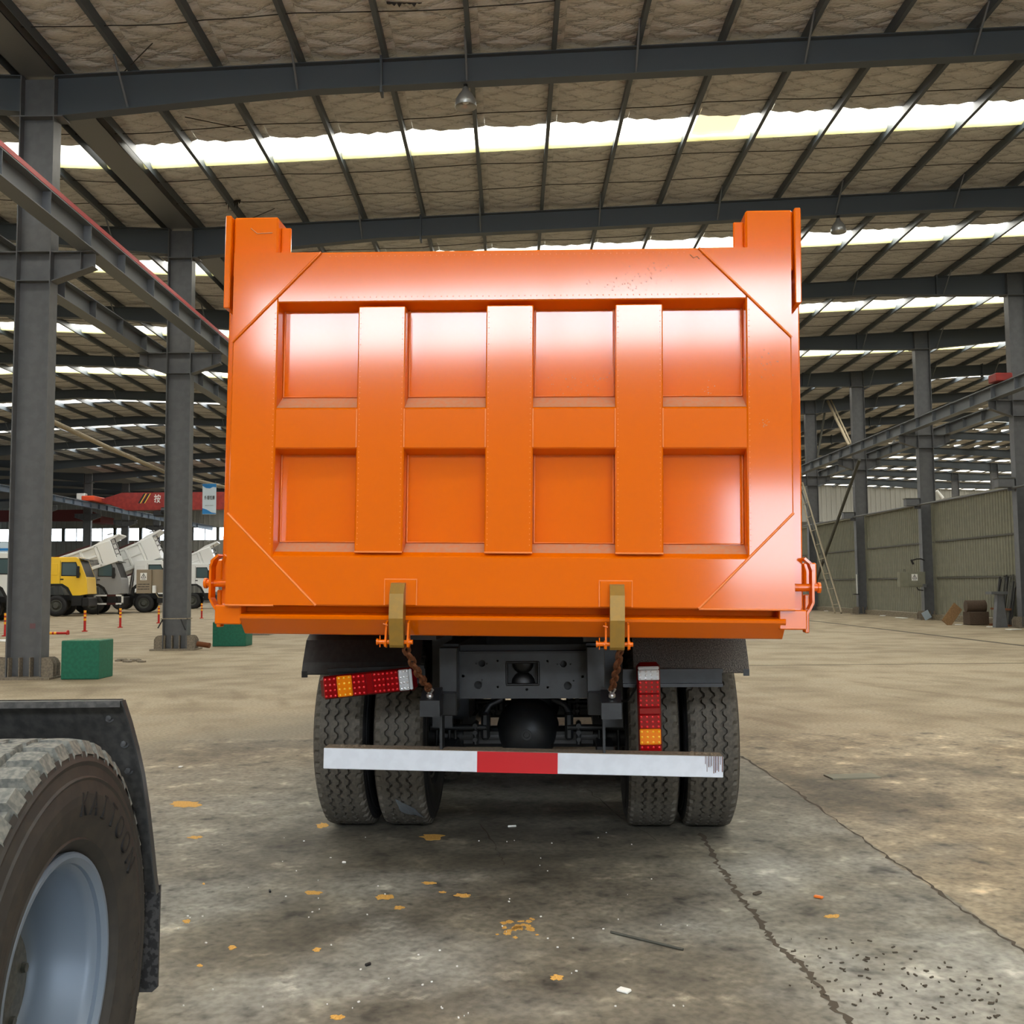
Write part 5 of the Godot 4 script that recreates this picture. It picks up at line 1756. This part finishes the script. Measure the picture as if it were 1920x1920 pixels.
func stroke(s: MB, pts: Array, w: float, dz: float) -> void:   # pen strokes on a unit square, drawn as thin raised bars
	for st in pts:
		for i in st.size() - 1:
			var a := Vector3(st[i][0], st[i][1], 0)
			var b := Vector3(st[i + 1][0], st[i + 1][1], 0)
			var d := b - a
			s.box((a + b) / 2, Vector3(d.length() + w * 0.6, w, dz), Basis(Vector3(0, 0, 1), atan2(d.y, d.x)))


func make_left_things() -> void:
	# green concrete blocks that guard the column feet
	for q in [[W(-6.715, 0, 16.27), 0.59, 0.57, 0.60, "green painted concrete block at the foot of the near grey column"], [W(-6.80, 0, 24.98), 0.80, 0.62, 0.58, "green painted concrete block half hidden by the orange truck's corner"]]:
		var t := thing("concrete_block", q[4], "block", q[0], 0.0, "green blocks by the columns")
		part(t, "block", MB.new().cb(Vector3(0, q[3] / 2, 0), Vector3(q[1], q[3], q[2]), 0.012), M.green)
		part(t, "worn_top", MB.new().bx(Vector3(-q[1] / 2 + 0.015, q[3], -q[2] / 2 + 0.015), Vector3(q[1] / 2 - 0.015, q[3] + 0.002, q[2] / 2 - 0.015)), M.green_top, Transform3D(), "worn pale top")
	# lane posts with amber bands
	var proto: Node3D
	var posts := [[9.6, 1193], [158.8, 1184.2], [225.3, 1176.8], [297.5, 1168.6], [378.1, 1159.5]]
	var txt := ["red post with amber bands by the white-topped bench", "red post with amber bands in front of the yellow truck", "red post with amber bands in front of the white and red guard frame", "red post with amber bands beside the column with the brown cabinet", "red post with amber bands next to the orange truck's latch pin"]
	for i in 5:
		var p := on_floor(posts[i][0], posts[i][1])
		if i == 0:
			proto = thing("lane_post", txt[0], "post", p, 0, "amber-banded lane posts")
			part(proto, "tube", MB.new().cyl(Vector3(0, 0.02, 0), Vector3(0, 0.70, 0), 0.04, 14), M.post_red)
			part(proto, "foot", MB.new().cyl(Vector3(0, 0, 0), Vector3(0, 0.03, 0), 0.09, 16), M.post_red)
			for y in [0.36, 0.49, 0.62]:
				part(proto, "amber_band", MB.new().cyl(Vector3(0, y, 0), Vector3(0, y + 0.075, 0), 0.0425, 14), M.post_amber, Transform3D(), "amber band")
		else:
			copy_of(proto, "lane_post", p, txt[i])
	var fp := on_floor(128, 1190)
	var fallen := copy_of(proto, "lane_post", fp + Vector3(0, 0.05, 0), "fallen red post with amber bands lying on the floor")
	fallen.rotation = Vector3(0, 0, PI / 2)
	# bench behind the near column
	var b := on_floor(-16, 1241)
	var t := thing("bench", "white-topped bench on red legs behind the near grey column", "bench", b)
	part(t, "top", MB.new().cb(Vector3(0, 0.40, -0.2), Vector3(0.62, 0.03, 0.4), 0.005), M.truck_white)
	for x in [-0.27, 0.27]:
		for z in [-0.03, -0.36]:
			part(t, "leg", MB.new().bx(Vector3(x - 0.015, 0, z - 0.015), Vector3(x + 0.015, 0.39, z + 0.015)), M.maroon)
	part(t, "rail", MB.new().bx(Vector3(-0.27, 0.06, -0.04), Vector3(0.27, 0.085, -0.02)), M.maroon)
	# electric cabinet on the second column
	var c0 := W(-8.575, 1.29, 23.36)
	t = thing("electric_cabinet", "brown electric cabinet with a warning sign on the grey column", "cabinet", c0)
	part(t, "body", MB.new().cb(Vector3(0.18, 0.27, -0.12), Vector3(0.34, 0.54, 0.25), 0.006), M.cabinet)
	part(t, "side_box", MB.new().cb(Vector3(0.44, 0.275, -0.16), Vector3(0.34, 0.53, 0.22), 0.006), M.cabinet_side)
	warning(t, Vector3(0.10, 0.30, 0.007), 0.15)
	var rows := MB.new()
	for r in 3:
		for i in 9:
			rows.box(Vector3(0.055 + 0.030 * i, 0.205 - 0.055 * r, 0.0065), Vector3(0.016 + 0.006 * ((i * 7 + r) % 3), 0.018, 0.002))
	part(t, "notice_lettering", rows, M.ink)
	part(t, "socket_box", MB.new().cb(Vector3(0.42, 0.09, 0.0), Vector3(0.07, 0.17, 0.08), 0.01), M.truck_white)
	part(t, "cable", MB.new().tube([Vector3(0.44, 0.02, -0.02), Vector3(0.50, -0.09, -0.05), Vector3(0.58, -0.10, -0.1), Vector3(0.62, -0.02, -0.12)], 0.012, 6), M.pipe)
	# clamp bands on the column foot
	var cl := thing("clamp_band", "thin wire band clamped round the cabinet column above its foot", "clamp band", W(XL, 0.70, 23.5))
	part(cl, "band", MB.new().bx(Vector3(-0.30, 0.0, -0.17), Vector3(0.30, 0.02, -0.15)).bx(Vector3(-0.30, 0, 0.15), Vector3(0.30, 0.02, 0.17)).bx(Vector3(-0.30, 0, -0.17), Vector3(-0.282, 0.02, 0.17)).bx(Vector3(0.282, 0, -0.17), Vector3(0.30, 0.02, 0.17)), M.pipe)
	part(cl, "strap", MB.new().cyl(Vector3(-0.26, 0.0, 0.17), Vector3(-0.36, -0.2, 0.2), 0.015, 6).cyl(Vector3(0.15, 0.0, 0.17), Vector3(0.26, -0.25, 0.17), 0.015, 6), M.black)
	# drain pipe stub at the same foot
	single("pipe_stub", MB.new().cyl(W(-7.15, 0.14, 23.35), W(-6.86, 0.10, 23.3), 0.06, 12), M.rust, "rusty pipe stub lying against the cabinet column's foot", "pipe")
	# overhead pipe and banner
	var pp := []
	for q in [[60, 772, 16.6], [97, 790, 17.2], [200, 838, 20.2], [313, 887, 24.0], [370, 901, 27.0], [420, 913, 29.0], [470, 926, 33.0]]:
		pp.append(at(q[0], q[1], q[2]))
	single("overhead_pipe", MB.new().tube(pp, 0.045, 8), M.pipe, "beige pipe slung between the valley columns above the trucks", "pipe")
	var ba := at(380, 907, 27.5)
	t = thing("hanging_banner", "small blue and white cloth banner hanging by the red crane", "banner", ba)
	part(t, "cloth", MB.new().bx(Vector3(0, -0.83, -0.004), Vector3(0.37, 0.0, 0.004)), M.banner)
	var wave := MB.new()
	wave.prism(PackedVector2Array([Vector2(0.0, -0.005), Vector2(0.37, -0.005), Vector2(0.37, -0.10), Vector2(0.28, -0.09), Vector2(0.2, -0.13), Vector2(0.1, -0.12), Vector2(0.0, -0.06)]), 0.004, 0.006)
	wave.prism(PackedVector2Array([Vector2(0.0, -0.82), Vector2(0.37, -0.82), Vector2(0.37, -0.80), Vector2(0.25, -0.78), Vector2(0.12, -0.70), Vector2(0.0, -0.66)]), 0.004, 0.006)
	part(t, "wave_print", wave, M.banner_blue, Transform3D(), "blue wave print")
	var gl := MB.new()
	var chars := [[[[0.3, 1], [0.0, 0.4]], [[0.1, 0.8], [0.45, 0.8], [0.1, 0.0]], [[0.65, 1], [0.65, 0]], [[0.65, 0.6], [0.95, 0.4]]], [[[0, 0.85], [0.4, 0.85], [0.05, 0.1]], [[0.05, 0.6], [0.4, 0.1]], [[0.55, 0.95], [0.95, 0.95], [0.95, 0.35]], [[0.55, 0.95], [0.55, 0.35]], [[0.75, 0.75], [0.5, 0.0]], [[0.8, 0.35], [0.8, 0.05], [1, 0.05]]], [[[0.2, 1], [0.2, 0]], [[0, 0.75], [0.4, 0.75]], [[0.2, 0.6], [0, 0.3]], [[0.7, 1], [0.45, 0.65]], [[0.7, 1], [1, 0.65]], [[0.55, 0.55], [0.85, 0.55]], [[0.5, 0.05], [1, 0.05]], [[0.6, 0.4], [0.65, 0.15]], [[0.9, 0.4], [0.8, 0.1]]], [[[0.0, 0.9], [0.1, 0.8]], [[0, 0.6], [0.1, 0.5]], [[0, 0.05], [0.12, 0.3]], [[0.25, 0.95], [0.55, 0.95], [0.55, 0.3]], [[0.25, 0.95], [0.25, 0.3]], [[0.4, 0.8], [0.25, 0.0]], [[0.45, 0.3], [0.55, 0.0]], [[0.72, 0.9], [0.72, 0.3]], [[0.9, 1], [0.9, 0.0]]]]
	for i in 4:
		var one := MB.new()
		stroke(one, chars[i], 0.13, 0.03)
		gl.add(one, Transform3D(Basis().scaled(Vector3(0.058, 0.10, 0.06)), Vector3(0.055 + 0.072 * i, -0.43, 0.006)))
	part(t, "lettering", gl, M.ink)
	part(t, "small_lettering", text_mesh("Appearance Inspection", 0.00068, 0.002), M.ink, Transform3D(Basis(), Vector3(0.185, -0.59, 0.006)))
	part(t, "cord", MB.new().cyl(Vector3(0.02, 0, 0), Vector3(0.02, 0.12, 0), 0.004, 5).cyl(Vector3(0.35, 0, 0), Vector3(0.35, 0.06, 0), 0.004, 5), M.pipe)
	# blue poster wall behind the near column
	t = thing("poster_board", "pale blue poster board behind the white truck cab", "poster", at(-30, 1062, 49))
	part(t, "board", MB.new().bx(Vector3(0, 0, -0.03), Vector3(1.24, 1.15, 0)), M.banner)
	part(t, "stripe", MB.new().bx(Vector3(0, 0.74, 0), Vector3(1.24, 0.86, 0.004)), M.banner_blue)
	var glb := MB.new()
	for i in 3:
		var one := MB.new()
		stroke(one, chars[(i + 1) % 4], 0.12, 0.03)
		glb.add(one, Transform3D(Basis().scaled(Vector3(0.16, 0.3, 0.06)), Vector3(0.66 + 0.19 * i, 0.36, 0.005)))
	part(t, "lettering", glb, M.banner_blue)
	part(t, "post", MB.new().bx(Vector3(0.1, -at(-30, 1062, 49).y, -0.08), Vector3(0.16, 0.1, -0.03)).bx(Vector3(1.08, -at(-30, 1062, 49).y, -0.08), Vector3(1.14, 0.1, -0.03)), M.black)
	# red bridge crane over the parked trucks
	t = thing("bridge_crane", "red bridge crane girder with a white character and hazard stripes", "crane", W(0, 0, 73))
	var gp := PackedVector2Array([Vector2(-29.3, 7.62), Vector2(-29.3, 7.85), Vector2(-27.9, 8.27), Vector2(-10.6, 8.27), Vector2(-9.0, 7.85), Vector2(-9.0, 7.62), Vector2(-10.6, 7.02), Vector2(-27.6, 7.02)])
	part(t, "girder", MB.new().prism(gp, -0.9, 0.0), M.crane_red)
	part(t, "end_carriage", MB.new().cb(Vector3(-29.86, 7.79, -0.4), Vector3(0.9, 0.36, 3.2), 0.04), M.crane_orange)
	part(t, "end_carriage", MB.new().cb(Vector3(-8.52, 7.6, -0.4), Vector3(0.7, 0.36, 3.2), 0.04), M.crane_orange)
	part(t, "drive_box", MB.new().cb(Vector3(-30.6, 7.95, 0.4), Vector3(0.6, 0.5, 0.5), 0.03), M.truck_white)
	part(t, "trolley", MB.new().cb(Vector3(-24.6, 6.72, -0.3), Vector3(2.0, 0.34, 0.9), 0.06).cyl(Vector3(-25.0, 6.95, 0.1), Vector3(-24.0, 6.95, 0.1), 0.25, 14), M.chassis)
	var hz := MB.new()
	for i in 2:
		hz.prism(PackedVector2Array([Vector2(-26.75 + 0.3 * i, 7.5), Vector2(-26.60 + 0.3 * i, 7.5), Vector2(-26.20 + 0.3 * i, 8.2), Vector2(-26.35 + 0.3 * i, 8.2)]), 0.0, 0.015)
	part(t, "hazard_stripe", hz, M.ink)
	hz = MB.new()
	for i in 2:
		hz.prism(PackedVector2Array([Vector2(-26.60 + 0.3 * i, 7.5), Vector2(-26.54 + 0.3 * i, 7.5), Vector2(-26.14 + 0.3 * i, 8.2), Vector2(-26.20 + 0.3 * i, 8.2)]), 0.0, 0.015)
	part(t, "hazard_stripe", hz, M.sign_yellow)
	var an := MB.new()
	stroke(an, [[[0.18, 1.0], [0.18, 0.05], [0.05, 0.12]], [[0.0, 0.75], [0.36, 0.75]], [[0.0, 0.38], [0.36, 0.5]], [[0.68, 1.0], [0.68, 0.85]], [[0.42, 0.65], [0.42, 0.82], [0.98, 0.82], [0.96, 0.65]], [[0.40, 0.50], [1.0, 0.50]], [[0.66, 0.68], [0.52, 0.28], [0.92, 0.0]], [[0.86, 0.5], [0.74, 0.2], [0.42, 0.0]]], 0.10, 0.03)
	part(t, "character", an, M.paper, Transform3D(Basis().scaled(Vector3(0.44, 0.56, 0.6)), Vector3(-25.58, 7.55, 0.01)))
	t = thing("bridge_crane", "dull dark red crane girder far off above the window band", "crane", W(0, 0, 95))
	part(t, "girder", MB.new().prism(PackedVector2Array([Vector2(-54, 7.75), Vector2(-54, 8.8), Vector2(-39.6, 8.8), Vector2(-38.6, 8.4), Vector2(-39.8, 7.75)]), -0.8, 0.0), M.crane_dull)
	part(t, "end_carriage", MB.new().bx(Vector3(-39.0, 7.5, -2), Vector3(-37.8, 8.1, 1.2)), M.crane_dull)
	# high-bay lamps under the roof frames
	var lm: Node3D
	for q in [[W(-0.70, 9.58, 16.3), "grey bell-shaped pendant lamp under the first roof frame"], [W(7.72, 9.93, 23.5), "grey bell-shaped pendant lamp beside the orange corner post"], [W(22.4, 9.7, 59.5), "small bell-shaped pendant lamp above the partition's far side"]]:
		if lm == null:
			lm = thing("pendant_lamp", q[1], "lamp", q[0], 0, "bell-shaped pendant lamps")
			part(lm, "shade", MB.new().lathe([Vector2(0.03, 0.0), Vector2(0.05, -0.02), Vector2(0.06, -0.07), Vector2(0.12, -0.14), Vector2(0.165, -0.22), Vector2(0.18, -0.34), Vector2(0.174, -0.345), Vector2(0.155, -0.22), Vector2(0.11, -0.15), Vector2(0.05, -0.09), Vector2(0, -0.09)], Transform3D(), 28, true), M.alu)
			part(lm, "socket", MB.new().cyl(Vector3(0, -0.03, 0), Vector3(0, 0.06, 0), 0.035, 10), M.black)
			part(lm, "hanger", MB.new().cyl(Vector3(0, 0.05, 0), Vector3(0, 0.12, 0), 0.01, 6), M.black)
			part(lm, "bulb", MB.new().lathe([Vector2(0.0, -0.30), Vector2(0.05, -0.28), Vector2(0.065, -0.22), Vector2(0.04, -0.15), Vector2(0.02, -0.09)], Transform3D(), 16, true), M.lens_white)
		else:
			copy_of(lm, "pendant_lamp", q[0], q[1])


func text_mesh(s: String, px: float, depth: float) -> TextMesh:
	var tm := TextMesh.new()
	tm.text = s
	var fnt := SystemFont.new()
	fnt.font_names = PackedStringArray(["Droid Sans"])
	tm.font = fnt
	tm.font_size = 32
	tm.pixel_size = px
	tm.depth = depth
	return tm


func warning(t: Node3D, at_: Vector3, s: float) -> void:
	part(t, "sign_plate", MB.new().bx(at_ + Vector3(0, 0, 0), at_ + Vector3(s, s * 1.1, 0.003)), M.paper)
	var m := MB.new()
	var h := s * 0.5
	stroke(m, [[[0.15, 0.32], [0.85, 0.32], [0.5, 0.92], [0.15, 0.32]], [[0.5, 0.72], [0.45, 0.55], [0.55, 0.55], [0.5, 0.40]], [[0.2, 0.12], [0.8, 0.12]]], 0.075, 0.03)
	part(t, "warning_triangle", m, M.ink, Transform3D(Basis().scaled(Vector3(s, s * 1.05, 0.06)), at_ + Vector3(0, 0.004, 0.004)))


func make_right_things() -> void:
	# steel boxes on the partition top beside the columns, and the pipe along it
	for k in [1, 2, 3, 4]:
		var z: float = Z0 + BAY * k
		var l: String = ["", "steel junction box on the partition top, by the column out of the corner", "steel junction box on the partition top beside the rod bundle's column", "steel junction box on the partition top above the beige switch box", "steel junction box on the partition top by the diagonal braces"][k]
		var t := thing("junction_box", l, "box", W(14.83, 4.20, z), 0, "boxes on the partition top")
		part(t, "body", MB.new().cb(Vector3(0, 0.13, 0), Vector3(0.48, 0.26, 0.3), 0.01), M.column)
		part(t, "lid", MB.new().bx(Vector3(-0.26, 0.26, -0.17), Vector3(0.26, 0.285, 0.17)), M.girt)
		part(t, "bracket", MB.new().bx(Vector3(0.1, -0.1, -0.03), Vector3(0.285, 0.05, 0.03)), M.column)
	single("partition_pipe", MB.new().tube([W(15.02, 4.12, 18), W(15.02, 4.18, 30), W(15.02, 4.23, 38), W(15.02, 4.27, 46), W(15.02, 4.32, 54), W(15.02, 4.35, 62)], 0.035, 8), M.column, "thin grey pipe running along the partition top", "pipe")
	# switch box on the partition column
	var t := thing("switch_box", "beige switch box with a warning sign on the partition column", "switch box", W(14.2, 1.2, 37.62))
	part(t, "body", MB.new().cb(Vector3(0.47, 0.285, -0.13), Vector3(0.94, 0.56, 0.24), 0.01), M.cladding)
	part(t, "door", MB.new().cb(Vector3(0.62, 0.285, 0.0), Vector3(0.58, 0.5, 0.02), 0.005), M.cladding)
	warning(t, Vector3(0.42, 0.24, 0.012), 0.22)
	part(t, "plug", MB.new().cb(Vector3(0.88, 0.05, 0.04), Vector3(0.12, 0.12, 0.1), 0.01), M.column)
	part(t, "cable", MB.new().tube([Vector3(0.62, 0.0, -0.05), Vector3(0.68, -0.10, -0.05), Vector3(0.85, -0.12, -0.05)], 0.02, 6), M.black)
	part(t, "wall_bracket", MB.new().bx(Vector3(0.9, 0.1, -0.2), Vector3(1.06, 0.45, -0.06)), M.column)
	t = thing("swan_neck_pipe", "bent dark pipe arm above the switch box", "pipe", W(15.1, 2.18, 37.7))
	part(t, "arm", MB.new().tube([Vector3(0.05, 0, 0), Vector3(-0.08, 0.06, 0), Vector3(-0.25, 0.05, 0), Vector3(-0.42, 0.0, 0)], 0.025, 8), M.black)
	part(t, "nozzle", MB.new().cyl(Vector3(-0.44, 0.03, 0), Vector3(-0.36, -0.14, 0), 0.04, 8), M.black)
	t = thing("swan_neck_pipe", "thin dark bracket with a shelf on the brace-side column", "bracket", W(15.05, 0.9, 44.9))
	part(t, "arm", MB.new().cyl(Vector3(0, 0, 0), Vector3(0, 0.85, 0), 0.02, 6), M.paper)
	part(t, "shelf", MB.new().bx(Vector3(-0.16, -0.04, -0.1), Vector3(0.06, 0.0, 0.1)), M.black)
	# numbers stencilled on the cladding
	single("stencil_mark", text_mesh("CB", 0.0075, 0.004), M.ink, "small dark stencilled letters on the partition cladding", "stencil", W(15.51, 1.79, 40.6), -PI / 2)
	# bracing of the bay beyond
	var ys := [0.15, 6.4]
	var zz := [Z0 + BAY * 4 + 0.4, Z0 + BAY * 5 - 0.3]
	single("diagonal_brace", MB.new().cyl(W(14.80, 0.05, zz[1]), W(14.80, 6.6, zz[0] - 2.2), 0.07, 8), M.girt, "dark diagonal brace leaning in front of the partition", "brace")
	single("diagonal_brace", MB.new().cyl(W(14.62, 0.03, zz[0] + 0.3), W(14.62, 6.6, zz[1]), 0.035, 6), M.girt, "thin dark diagonal rod crossing the partition", "brace")
	var lad := thing("lattice_brace", "pale lattice brace slanting down the partition from the crane beam", "brace", Vector3.ZERO)
	var a0 := W(14.40, 6.3, zz[1] - 0.6)
	var b0 := W(14.40, 0.05, zz[0] + 0.5)
	for o in [Vector3(0, 0, 0), Vector3(0, 0.05, 0.9)]:
		part(lad, "chord", MB.new().cyl(a0 + o, b0 + o, 0.04, 6), M.pipe)
	for i in 9:
		var p := a0.lerp(b0, (i + 0.5) / 9.0)
		part(lad, "lacing", MB.new().cyl(p, p + Vector3(0, 0.05, 0.9), 0.02, 5), M.pipe)
	single("diagonal_brace", MB.new().cyl(at(1552, 752, 52.1), at(1592, 835, 48.5), 0.07, 6).cyl(at(1558, 750, 52.1), at(1597, 833, 48.5), 0.04, 6), M.pipe, "pale beige diagonal brace high above the crane beam", "brace")
	single("diagonal_brace", MB.new().cyl(at(1550, 752, 52.6), at(1531, 868, 52.0), 0.06, 6), M.girt, "dark diagonal brace high above the crane beam", "brace")
	# heap by the partition: plank, pump, carton
	t = thing("rod_bundle", "bundle of dark upright rods leaning on the partition", "rods", W(15.25, 0, 31.9))
	for i in 22:
		var z := -0.55 + 1.1 * i / 21.0
		var h := 1.35 + 0.25 * rng.randf()
		part(t, "rod", MB.new().cyl(Vector3(-0.12 + 0.1 * rng.randf(), 0.05, z), Vector3(0.10 + 0.06 * rng.randf(), h, z + 0.14 * rng.randf_range(-1, 1)), 0.03, 6), M.girt if i % 3 else M.black)
	part(t, "rack", MB.new().bx(Vector3(-0.2, 0, -0.65), Vector3(0.1, 0.06, 0.65)).bx(Vector3(-0.14, 0.5, -0.65), Vector3(-0.1, 0.56, 0.65)), M.rust)
	t = thing("pump_unit", "rusty motor on a brown box at the partition's foot", "motor", W(14.8, 0, 32.9))
	part(t, "box", MB.new().cb(Vector3(0, 0.22, 0), Vector3(0.62, 0.42, 0.5), 0.02), M.grime)
	part(t, "drum", MB.new().cyl(Vector3(-0.32, 0.60, 0), Vector3(0.24, 0.60, 0.06), 0.19, 20).lathe([Vector2(0.19, 0), Vector2(0.20, 0.02), Vector2(0.14, 0.02), Vector2(0.12, -0.06), Vector2(0, -0.06)], Transform3D(Basis(Vector3(0, 0, 1), -PI / 2), Vector3(0.24, 0.60, 0.06)), 20), M.grime)
	part(t, "fan_blade", MB.new().box(Vector3(0.25, 0.60, 0.06), Vector3(0.02, 0.26, 0.05)).box(Vector3(0.25, 0.60, 0.06), Vector3(0.02, 0.05, 0.26)), M.black)
	single("plank_board", MB.new().box(Vector3(0, 0.30, 0), Vector3(0.34, 0.78, 0.04), Basis(Vector3(0, 0, 1), -0.75) * Basis(Vector3.RIGHT, -0.3)), M.card, "pale brown board leaning against the rusty motor box", "board", W(14.12, 0.02, 33.1))
	var scr := 0
	for q in [[1868, 1176, 0.5], [1900, 1181, 0.4], [1798, 1172, 0.12], [1655, 1155, 0.5], [1690, 1159, 0.7], [1555, 1146, 0.5]]:
		var p := on_floor(q[0], q[1])
		single("plastic_scrap", MB.new().box(Vector3(0, 0.015, 0), Vector3(q[2], 0.02, 0.22), Basis(Vector3.UP, 0.4 * scr)), M.paper, ["white plastic sheet scrap by the rod bundle", "white plastic strip under the rod rack", "tiny white scrap by the leaning board", "white paper strip at the partition's foot", "long white paper strip on the partition kerb side", "white litter strip by the diagonal braces"][scr], "litter", p)
		scr += 1
	single("sign_card", MB.new().box(Vector3(0, 0.26, 0), Vector3(0.26, 0.30, 0.02), Basis(Vector3(0, 0, 1), 0.5)), mat(Color(0.62, 0.68, 0.72), 0.5), "bluish card leaning on the switch box column's foot", "card", W(14.95, -0.07, 37.2))
	single("drain_post", MB.new().prism(PackedVector2Array([Vector2(-0.12, 0), Vector2(0.25, 0), Vector2(0.14, 1.0), Vector2(-0.02, 1.0)]), -0.1, 0.1).bx(Vector3(-0.25, 1.0, -0.2), Vector3(0.25, 1.08, 0.2)), M.column, "short grey tapered post with a cap beside the rod bundle", "post", W(14.6, 0, 31.0))
	single("red_box", MB.new().cb(Vector3(0, 0.12, 0), Vector3(0.5, 0.24, 0.5), 0.02), M.crane_red, "orange-red box sitting on the crane runway beam", "box", W(14.56, 7.29, 30.1))
	single("roof_strut", MB.new().cyl(at(1756, 920, 60), at(1768, 934, 60), 0.09, 6), M.truck_white, "short white strut beyond the partition top", "strut")


func make_floor_things() -> void:
	var g := on_floor(1145, 1750)
	var h := on_floor(1281, 1783)
	single("wire_rod", MB.new().tube([g + Vector3(0, 0.006, 0), h + Vector3(0, 0.006, 0)], 0.005, 6), M.girt, "thin dark rod lying on the concrete behind the truck", "rod")
	var bits := [[1170, 1860, 0.045, 0.03, M.paper, "white paper scrap on the concrete below the dark rod", "litter"], [960, 1551, 0.05, 0.012, M.paper, "tiny white strip on the floor under the truck's rear", "litter"], [1535, 1684, 0.04, 0.02, M.weld, "small reddish brick chip beside the long crack", "chip"], [339, 1439, 0.03, 0.03, M.paper, "white pebble on the floor by the black mudguard", "pebble"], [506, 1673, 0.03, 0.01, M.black, "small dark chip on the pale concrete patch", "chip"], [690, 1811, 0.025, 0.012, M.black, "dark chip below the yellow paint spots", "chip"], [645, 1619, 0.02, 0.01, M.paper, "small pale chip behind the truck's twin tyres", "chip"], [1420, 1677, 0.05, 0.02, M.crack, "brown leaf-like scrap at the long crack", "scrap"]]
	for b in bits:
		single("floor_scrap", MB.new().cb(Vector3(0, 0.006, 0), Vector3(b[2], 0.010, b[3]), 0.003, Basis(Vector3.UP, b[0] * 0.37)), b[4], b[5], b[6], on_floor(b[0], b[1]))
	# flat dark cover plate in the dust
	var p := on_floor(1598, 1457)
	single("cover_plate", MB.new().box(Vector3(0, 0.005, 0), Vector3(0.36, 0.01, 0.16), Basis(Vector3.UP, 0.12)), M.cladding, "flat grey cover plate in the brown dust right of the truck".replace("right of", "beside"), "plate", p)
	# loose chips spilled along the slab
	var s := MB.new()
	for i in 170:
		var q := [rng.randf_range(1480, 1880), rng.randf_range(1760, 1912)]
		if absf(q[1] - (1790 + (q[0] - 1500) * 0.28)) > 45.0 + 30.0 * rng.randf():
			continue
		var f := on_floor(q[0], q[1])
		var r := rng.randf_range(0.002, 0.008)
		s.box(f + Vector3(0, 0.003, 0), Vector3(r * 2.6, 0.004, r * 0.8), Basis(Vector3.UP, rng.randf() * TAU))
	var o := single("gravel", s, M.crack, "dark loose grit scattered on the pale concrete slab", "grit")
	o.set_meta("kind", "stuff")
	s = MB.new()
	for i in 70:
		var f := on_floor(rng.randf_range(300, 1300), rng.randf_range(1560, 1915))
		var r := rng.randf_range(0.002, 0.006)
		s.box(f + Vector3(0, 0.002, 0), Vector3(r * 1.5, 0.004, r), Basis(Vector3.UP, rng.randf() * TAU))
	o = single("gravel", s, M.paper, "pale specks of grit scattered over the concrete", "grit")
	o.set_meta("kind", "stuff")
	# dried rag near the second column
	s = MB.new()
	for i in 12:
		s.box(on_floor(222 + 4.0 * i, 1240 - 2.0 * sin(i)) + Vector3(0, 0.015, 0), Vector3(0.10, 0.03, 0.12), Basis(Vector3.UP, i * 0.7))
	single("rag", s, M.base_rust, "crumpled brown rag on the floor between block and cabinet column", "rag")
